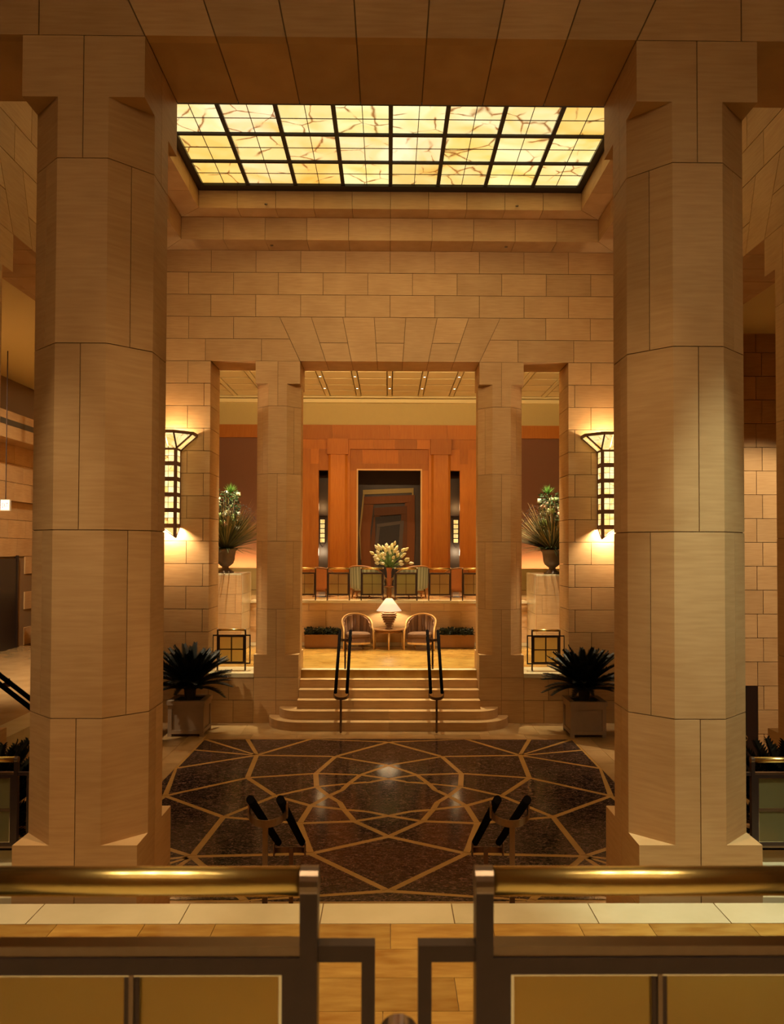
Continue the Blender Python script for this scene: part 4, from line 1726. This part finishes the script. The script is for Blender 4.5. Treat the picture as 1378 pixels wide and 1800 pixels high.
armchair('tub_armchair', 'channel-backed tub armchair left of the table lamp', (-0.84, 21.30, LAND), R(14), 1.0)
armchair('tub_armchair', 'channel-backed tub armchair right of the table lamp', (0.84, 21.30, LAND), R(-14), 1.0)
tb = thing('lamp_table', 'round wooden side table under the lamp, between the armchairs', 'table', (0.0, 21.45, LAND))
MB().lathe([(0.40, 0.485), (0.425, 0.495), (0.425, 0.515), (0.41, 0.525)], 36).build('table_top', 'walnut', tb)
MB().lathe([(0.37, 0.43), (0.37, 0.485)], 36).build('apron', 'walnut', tb)
for k in range(4):
    a = -PI / 2 + k * PI / 2
    MB().tube([(0.37 * math.cos(a), 0.37 * math.sin(a), 0), (0.35 * math.cos(a), 0.35 * math.sin(a), 0.45)], [0.020, 0.030], 8).build('leg', 'maple', tb)
lp = thing('table_lamp', 'lit table lamp with pale cone shade and ribbed dark base', 'lamp', (0.0, 21.45, LAND + 0.525))
prof = [(0.10, 0.0), (0.10, 0.02), (0.06, 0.035)]
for i, (rad, z) in enumerate(((0.08, 0.075), (0.11, 0.125), (0.15, 0.18), (0.175, 0.235), (0.20, 0.29), (0.215, 0.345), (0.205, 0.40), (0.16, 0.445))):
    prof += [(rad - 0.035, z - 0.022), (rad - 0.006, z - 0.014), (rad, z), (rad - 0.006, z + 0.014), (rad - 0.035, z + 0.022)]
prof += [(0.03, 0.48), (0.03, 0.56)]
MB().lathe(prof, 32).build('ribbed_base', 'lamp_base', lp)
sh = MB()
seg = 36
vs = []
for r_, z in ((0.335, 0.475), (0.085, 0.80), (0.080, 0.80), (0.328, 0.475)):
    for k in range(seg):
        vs.append((r_ * math.cos(2 * PI * k / seg), r_ * math.sin(2 * PI * k / seg), z))
fs = []
for j in range(4):
    for k in range(seg):
        fs.append((j * seg + k, j * seg + (k + 1) % seg, ((j + 1) % 4) * seg + (k + 1) % seg, ((j + 1) % 4) * seg + k))
sh.add(vs, fs, True)
sh.build('lamp_shade', 'lamp_shade', lp)
MB().lathe([(0.012, 0.78), (0.02, 0.82), (0.006, 0.845)], 10).build('finial', 'brass', lp)
point('lamp_bulb', lp, (0, 0, 0.62), 45, SOFT, 0.04)


def box_planter(label, x, seed):
    t = thing('trough_planter', label, 'planter', (x, 21.62, LAND), 0, 'copper trough planters in the far foyer')
    m = MB()
    m.box(-0.455, 0.455, -0.16, 0.16, 0.03, 0.34)
    m.box(-0.465, 0.465, -0.17, 0.17, 0.33, 0.355)
    m.box(-0.44, 0.44, -0.14, 0.14, 0.0, 0.03)
    m.build('trough', 'planter_copper', t)
    rnd = random.Random(seed)
    m = MB()
    for i in range(900):
        p = Vector((rnd.uniform(-0.45, 0.45), rnd.uniform(-0.15, 0.15), 0.33 + rnd.uniform(0, 0.17)))
        d = Vector((rnd.gauss(0, 1), rnd.gauss(0, 1), rnd.uniform(-0.2, 1.2))).normalized()
        sd = d.cross(Vector((rnd.gauss(0, 1), rnd.gauss(0, 1), rnd.gauss(0, 1)))).normalized() * 0.022
        q = p + d * rnd.uniform(0.05, 0.09)
        mid = p.lerp(q, 0.5)
        m.add([p, mid + sd, q, mid - sd], [(0, 1, 2, 3)])
    m.build('hedge_foliage', 'hedge_leaf', t, kind='stuff')


box_planter('copper trough of dark clipped leaves left of the armchairs', -1.79, 1)
box_planter('copper trough of dark clipped leaves right of the armchairs', 1.82, 2)

# ------------------------------------------------------------------ side pedestals with urns
def pedestal(s):
    sd = 'left' if s < 0 else 'right'
    t = thing('stone_pedestal', 'tall limestone pedestal under the flower urn on the %s' % sd, 'pedestal', (s * 3.77, 20.6, LAND), 0, 'limestone urn pedestals')
    w_ = 1.9
    core = MB()
    a, b = sorted((s * 0.01, s * w_))
    core.box(a, b, 0.01, 1.45, 0, 1.96)
    core.build('core', 'mortar', t)
    for k in range(4):
        z0, z1 = k * 0.49, (k + 1) * 0.49
        js = [0, 0.62, 1.3, w_] if k % 2 else [0, 0.15, 0.95, w_]
        for c0, c1 in zip(js[:-1], js[1:]):
            a, b = sorted((s * c0, s * c1))
            MB().box(a + 0.003, b - 0.003, 0.0, 0.1, z0 + 0.003, z1 - 0.003).build('stone', 'limestone', t)
        a, b = sorted((0.0, s * 0.1))
        MB().box(a, b, 0.1, 1.46, z0 + 0.003, z1 - 0.003).build('stone', 'pale_stone', t)  # inner side paler: the light on this face is put into the colour
    a, b = sorted((s * 0.0, s * w_))
    MB().box(a, b, 0.0, 1.46, 1.96, 2.0).build('cap_slab', 'pale_stone', t)
    return t


def flower_mesh(mat):
    m = MB()
    for i in range(3):
        r0 = 0.055 - i * 0.022
        z0 = -0.02 + i * 0.008
        prof = [(0.012, z0 - 0.02), (r0 * 0.85, z0), (r0, z0 + 0.03), (r0 * 0.82, z0 + 0.055 + i * 0.006)]
        seg = 9
        vs = []
        for rr_, z in prof:
            for k in range(seg):
                wv = 1 + 0.10 * math.sin(3 * 2 * PI * k / seg + i)
                vs.append((rr_ * wv * math.cos(2 * PI * k / seg), rr_ * wv * math.sin(2 * PI * k / seg), z))
        fs = []
        for j in range(len(prof) - 1):
            for k in range(seg):
                fs.append((j * seg + k, j * seg + (k + 1) % seg, (j + 1) * seg + (k + 1) % seg, (j + 1) * seg + k))
        if i == 2:
            fs.append(tuple((len(prof) - 1) * seg + k for k in range(seg)))
        m.add(vs, fs, True)
    return m.mesh('flower', mat)


FLW = [flower_mesh(c) for c in ('flower_white', 'flower_cream', 'flower_peach', 'flower_green')]


def urn_arrangement(s, seed):
    sd = 'left' if s < 0 else 'right'
    t = thing('flower_urn', 'bronze urn with tall grasses and roses on the %s pedestal' % sd, 'flower urn', (s * 4.30, 21.2, LAND + 2.0), 0, 'urn flower arrangements')
    MB().lathe([(0.22, 0.0), (0.22, 0.03), (0.17, 0.06), (0.095, 0.11), (0.085, 0.16), (0.13, 0.19), (0.20, 0.25), (0.235, 0.34), (0.245, 0.46), (0.265, 0.57), (0.31, 0.61), (0.31, 0.635), (0.27, 0.635)], 28).build('urn', 'urn', t)
    rnd = random.Random(seed)

    def blades(n, len_, el0, el1, mat, wd, droop, name):
        m = MB()
        for i in range(n):
            az = rnd.uniform(0, 2 * PI)
            el = R(rnd.uniform(el0, el1))
            d = Vector((math.cos(az) * math.cos(el), math.sin(az) * math.cos(el), math.sin(el)))
            side = d.cross(Vector((0, 0, 1))).normalized()
            side = (side + Vector((0, 0, 0.3))).normalized()
            L_ = len_ * rnd.uniform(0.65, 1.05)
            p = Vector((0.08 * math.cos(az), 0.08 * math.sin(az), 0.62))
            pr = []
            for k in range(5):
                f = k / 4
                q = p + d * L_ * f + Vector((0, 0, -droop * L_ * f * f))
                ww = wd * (1 - 0.9 * f) + 0.002
                pr += [q - side * ww, q + side * ww]
            m.add(pr, [(2 * k, 2 * k + 1, 2 * k + 3, 2 * k + 2) for k in range(4)])
        m.build(name, mat, t, kind='stuff')
    blades(420, 1.22, 18, 68, 'grass_dark', 0.014, 0.10, 'grass_blades')
    blades(330, 1.32, 22, 72, 'grass_green', 0.013, 0.08, 'grass_blades')
    blades(190, 1.48, 28, 80, 'grass_straw', 0.012, 0.06, 'grass_blades')
    blades(60, 1.0, 2, 20, 'leaf_mid', 0.010, 0.25, 'trailing_blades')
    # leafy stems carrying the roses
    fol = MB()
    for i in range(520):
        z = rnd.uniform(1.15, 2.15)
        rad = 0.33 * math.sqrt(rnd.random())
        a = rnd.uniform(0, 2 * PI)
        p = Vector((rad * math.cos(a), rad * math.sin(a), z))
        d = Vector((math.cos(a) + rnd.gauss(0, 0.6), math.sin(a) + rnd.gauss(0, 0.6), rnd.gauss(0, 0.6))).normalized()
        sdv = d.cross(Vector((rnd.gauss(0, 1), rnd.gauss(0, 1), rnd.gauss(0, 1)))).normalized() * 0.024
        q = p + d * 0.11
        mid = p.lerp(q, 0.45)
        fol.add([p, mid + sdv, q, mid - sdv], [(0, 1, 2, 3)])
    fol.build('foliage', 'leaf_mid', t, kind='stuff')
    st = MB()
    for i in range(14):
        a = rnd.uniform(0, 2 * PI)
        st.tube([(0.05 * math.cos(a), 0.05 * math.sin(a), 0.6), (0.18 * math.cos(a), 0.18 * math.sin(a), 1.3), (0.26 * math.cos(a), 0.26 * math.sin(a), 1.95)], 0.006, 5)
    st.build('stems', 'twig', t)
    for i in range(36):
        a = rnd.uniform(0, 2 * PI)
        z = rnd.uniform(1.05, 2.12)
        rad = rnd.uniform(0.22, 0.36)
        me = FLW[rnd.choice((0, 1, 1, 2, 3, 3))]
        k = rnd.uniform(1.05, 1.55)
        inst(me, 'flower', t, (rad * math.cos(a), rad * math.sin(a), z), (rnd.uniform(0.5, 1.3), 0, a + PI / 2), (k, k, k))
    fr_ = MB()
    for i in range(160):
        a = rnd.uniform(0, 2 * PI)
        el = rnd.uniform(0.5, 1.5)
        d = Vector((math.cos(a) * math.cos(el), math.sin(a) * math.cos(el), math.sin(el)))
        p = Vector((-s * 0.12, -0.05, 2.10))
        q = p + d * rnd.uniform(0.15, 0.30)
        sdv = d.cross(Vector((rnd.gauss(0, 1), rnd.gauss(0, 1), rnd.gauss(0, 1)))).normalized() * 0.006
        fr_.add([p - sdv, p + sdv, q], [(0, 1, 2)])
    fr_.build('fern_tuft', 'fern', t, kind='stuff')
    for i, (dx, dz) in enumerate(((0.85, 1.35), (0.95, 1.15), (0.75, 1.6))):
        m = MB()
        pts = [Vector((-s * dx * f, -0.1 - 0.1 * i * f, 1.25 + (dz - 1.25) * f + 0.42 * math.sin(PI * f) * 0.8)) for f in [k / 8 for k in range(9)]]
        m.tube(pts, 0.005, 5)
        for p in pts[3:]:
            for _ in range(3):
                c = p + Vector((rnd.gauss(0, 0.03), rnd.gauss(0, 0.03), rnd.gauss(-0.02, 0.03)))
                m.lathe([(0.002, c.z - 0.014), (0.013, c.z), (0.002, c.z + 0.014)], 6, True, (c.x, c.y))
        m.build('berry_branch', 'twig', t)
    return t


for s in (-1, 1):
    pedestal(s)
    urn_arrangement(s, 21 + s)

# ------------------------------------------------------------------ lounge furniture behind the far railing
armchair('lounge_armchair', 'grey-green striped tub armchair behind the railing, left of the vase', (-0.64, 23.6, TERR), R(150), (1.32, 1.2, 1.02), 'silk_stripe', 'silk_pale', 'walnut')
armchair('lounge_armchair', 'grey-green striped tub armchair behind the railing, right of the vase', (0.64, 23.6, TERR), R(-150), (1.32, 1.2, 1.02), 'silk_stripe', 'silk_pale', 'walnut')
armchair('lounge_armchair', 'amber leather chair behind the far railing, left of the striped chairs', (-1.95, 24.0, TERR), R(160), 0.95, 'amber_leather', 'amber_leather', 'walnut')
armchair('lounge_armchair', 'amber leather chair behind the far railing, right of the striped chairs', (1.95, 24.0, TERR), R(-160), 0.95, 'amber_leather', 'amber_leather', 'walnut')
vt = thing('vase_stand', 'small dark pedestal table under the lily vase on the far terrace', 'table', (0, 22.75, TERR))
MB().lathe([(0.16, 0.0), (0.16, 0.03), (0.05, 0.06), (0.045, 0.30), (0.13, 0.34), (0.13, 0.36)], 20).build('pedestal', 'walnut', vt)
for k in range(4):
    a = PI / 4 + k * PI / 2
    MB().bar((0.08 * math.cos(a), 0.08 * math.sin(a), 0.05), (0.30 * math.cos(a), 0.30 * math.sin(a), 0.02), 0.05, 0.04).build('foot', 'walnut', vt)
va = thing('lily_vase', 'slim terracotta vase with a spray of white lilies at the centre', 'vase', (0, 22.75, TERR + 0.36))
MB().lathe([(0.055, 0.0), (0.06, 0.02), (0.05, 0.1), (0.065, 0.40), (0.085, 0.52), (0.08, 0.53), (0.06, 0.50)], 22).build('vase', 'terracotta', va)
rnd = random.Random(3)
bm_ = MB()
bm_.lathe([(0.004, 0.0), (0.022, 0.025), (0.026, 0.06), (0.016, 0.10), (0.004, 0.125)], 8)
bud = [bm_.mesh('lily', 'flower_white'), bm_.mesh('lily', 'flower_cream')]
for i in range(58):
    az = rnd.uniform(0, 2 * PI)
    el = R(rnd.uniform(12, 88))
    L_ = rnd.uniform(0.38, 0.68)
    d = Vector((math.cos(az) * math.cos(el), math.sin(az) * math.cos(el) * 0.7, math.sin(el)))
    p0 = Vector((0, 0, 0.48))
    p1 = p0 + d * L_
    m = MB()
    m.tube([p0, p0.lerp(p1, 0.5) + Vector((0, 0, 0.04)), p1], 0.006, 5)
    m.build('stem', 'stem_green', va)
    o = inst(bud[i % 2], 'lily', va, tuple(p1))
    o.rotation_mode = 'QUATERNION'
    o.rotation_quaternion = (d + Vector((0, 0, -0.25))).to_track_quat('Z', 'Y')
    o.scale = (1.7, 1.7, 1.2)
lf = MB()
for i in range(50):
    az = rnd.uniform(0, 2 * PI)
    el = R(rnd.uniform(0, 70))
    d = Vector((math.cos(az) * math.cos(el), math.sin(az) * math.cos(el), math.sin(el)))
    p = Vector((0, 0, 0.5))
    q = p + d * rnd.uniform(0.18, 0.36)
    sd = d.cross(Vector((0, 0, 1))).normalized() * 0.015
    mid = p.lerp(q, 0.5)
    lf.add([p, mid + sd, q, mid - sd], [(0, 1, 2, 3)])
lf.build('leaves', 'stem_green', va, kind='stuff')

# ------------------------------------------------------------------ light fixtures
def downlight(label, loc, target, power, col, angle, blend=0.7, rad=0.055, group='ceiling downlights', size=0.05, lens='bulb'):
    t = thing('downlight', label, 'downlight', loc, 0, group)
    MB().lathe([(rad, 0.0), (rad, -0.012), (rad * 0.78, -0.015), (rad * 0.78, 0.0)], 18).build('trim_ring', 'steel', t)
    MB().lathe([(rad * 0.7, -0.004), (rad * 0.7, -0.010)], 18).build('lens', lens, t)
    d = Vector(target) - Vector(loc)
    spot('lamp', t, (0, 0, -0.03), tuple(d), power, col, angle, blend, size)
    return t


# near landing, over the camera
for i, x in enumerate((-1.2, 1.2)):
    downlight('recessed downlight above the near landing, %s' % ('inner left', 'inner right')[i], (x, 5.35, ZC), (x * 0.97, 5.75, 0), P_NEAR * 0.8, WARM, 46, 0.9, group='landing downlights')
for i, (x, c, p) in enumerate(((-2.75, (1.0, 0.8, 0.5), 1.0), (2.75, COOL, 1.9))):
    downlight('narrow downlight aimed at the foot of the big %s column' % ('left', 'right')[i], (x * 1.05, 4.6, ZC), (x * 0.95, 6.2, 1.4), P_NEAR * p, c, 24, 0.8, group='plinth downlights')
for i, x in enumerate((-2.75, -0.93, 0.93, 2.75)):
    downlight('recessed downlight straight above the foreground railing, %s' % ('outer left', 'inner left', 'inner right', 'outer right')[i], (x, 1.0, ZC), (x, 1.0, 0), P_TERR, SOFT, 62, 0.8, group='terrace downlights')
for i, x in enumerate((-2.2, 2.6)):  # unseen spots added to light the column fronts
    downlight('added unseen spot behind the camera, fill light for the big %s column' % ('left', 'right')[i], (x, -0.6, ZC), (x * 1.05, 6.2, 3.4), P_FRONT * (0.8, 1.2)[i], (WARM, (1.0, 0.88, 0.55))[i], 58, 1.0, group='added fill spots')
# far foyer
for i, x in enumerate((-3.2, -1.1, 1.1, 3.2)):
    downlight('recessed downlight over the far foyer, number %s from the left' % ('one', 'two', 'three', 'four')[i], (x, 18.9, ZC - 0.015), (x * 0.9, 18.9, 0), P_FOYER, (1.0, 0.87, 0.55), 40, 0.7, group='foyer downlights')
# lounge, on the ribs
k = 0
for x in (-3.18, -2.12, -1.06, 0, 1.06, 2.12, 3.18):
    for y in (24.4, 26.2):
        k += 1
        downlight('tiny ceiling downlight of the lounge on a rib, row %s, %s' % ('near' if y < 25 else 'back', {-3.18: 'far left', -2.12: 'left', -1.06: 'left of centre', 0: 'centre', 1.06: 'right of centre', 2.12: 'right', 3.18: 'far right'}[x]), (x, y, ZC - 0.015), (x, y - 1.5 if y < 25 else y + 0.7, 2.0), P_LOUNGE / 7 * (7.0 if y < 25 else 0.8), WARM, 44 if y < 25 else 75, 0.7, 0.05, 'lounge downlights')
# lobby coffer spots
for i, (x, y, z, tx_, ty_, tz_) in enumerate(((-2.5, YC + 3.93 - 0.06, 10.62, -2.2, 15.2, 0), (2.55, YC + 3.93 - 0.06, 10.62, 2.2, 15.2, 0), (-2.5, YC + 4.7, Z1, -2.0, 13.0, 0), (2.45, YC + 4.7, Z1, 2.0, 13.0, 0))):
    downlight('small spot fixture in the stone coffer, %s %s' % ('upper' if i < 2 else 'lower', 'left' if i % 2 == 0 else 'right'), (x, y, z), (tx_, ty_, tz_), P_COFFER, WARM, 45, 0.8, 0.035, 'coffer spots', lens='bronze_dark')
for i, x in enumerate((-2.5, 2.5)):
    downlight('small spot fixture in the near side of the coffer, %s, hidden by the beam' % ('left', 'right')[i], (x, YC - 4.7, Z1), (x * 0.7, YF, 7.2), P_WALL, WARM, 64, 1.0, 0.035, 'coffer spots', lens='bronze_dark')
# spots on the flower urns
for s in (-1, 1):
    downlight('narrow spot aimed at the %s flower urn' % ('left' if s < 0 else 'right'), (s * 2.7, 19.0, ZC - 0.015), (s * 4.1, 21.2, 3.9), 3200, (1.0, 0.87, 0.62), 40, 0.8, group='urn spots')
# unseen cove lamps added to brighten the ceilings
def cove(label, y, z, power, tilt, n=1):
    t = thing('added_cove', label, 'light', (0, y, z), 0, 'added ceiling coves')
    MB().box(-4.5, 4.5, -0.10, 0.10, -0.06, 0.0).build('trough', 'cream_wall', t)
    MB().box(-4.4, 4.4, -0.03, 0.03, 0.0, 0.03).build('lamp_tube', 'cove', t)
    l = bpy.data.lights.new('cove_lamp', 'AREA')
    l.shape = 'RECTANGLE'
    l.size = 8.6
    l.size_y = 0.1
    l.energy = power
    l.color = SOFT if y < 10 else WARM
    lo = bpy.data.objects.new('cove_lamp', l)
    COL.objects.link(lo)
    lo.parent = t
    lo.location = (0, 0, 0.05)
    lo.rotation_euler = (PI + R(tilt), 0, 0)


cove('added strip lamp cove on the back of the far beam, unseen, lighting the lounge ceiling', YF + W + 0.11, 8.25, P_COVE * 2.1, -42)
cove('added strip lamp cove on the wall behind the camera, unseen, lighting the ceiling above it', -3.28, 8.2, P_COVE * 0.3, -35)
# aisles
downlight('hidden downlight of the left aisle', (-7.4, 14.0, 8.1), (-8.6, 18.5, 2.5), 3300, SOFT, 100, 0.7, group='aisle downlights')
downlight('hidden downlight of the right aisle', (7.6, 12.0, 8.1), (7.2, 16.2, 1.8), 1900, SOFT, 60, 0.4, group='aisle downlights')
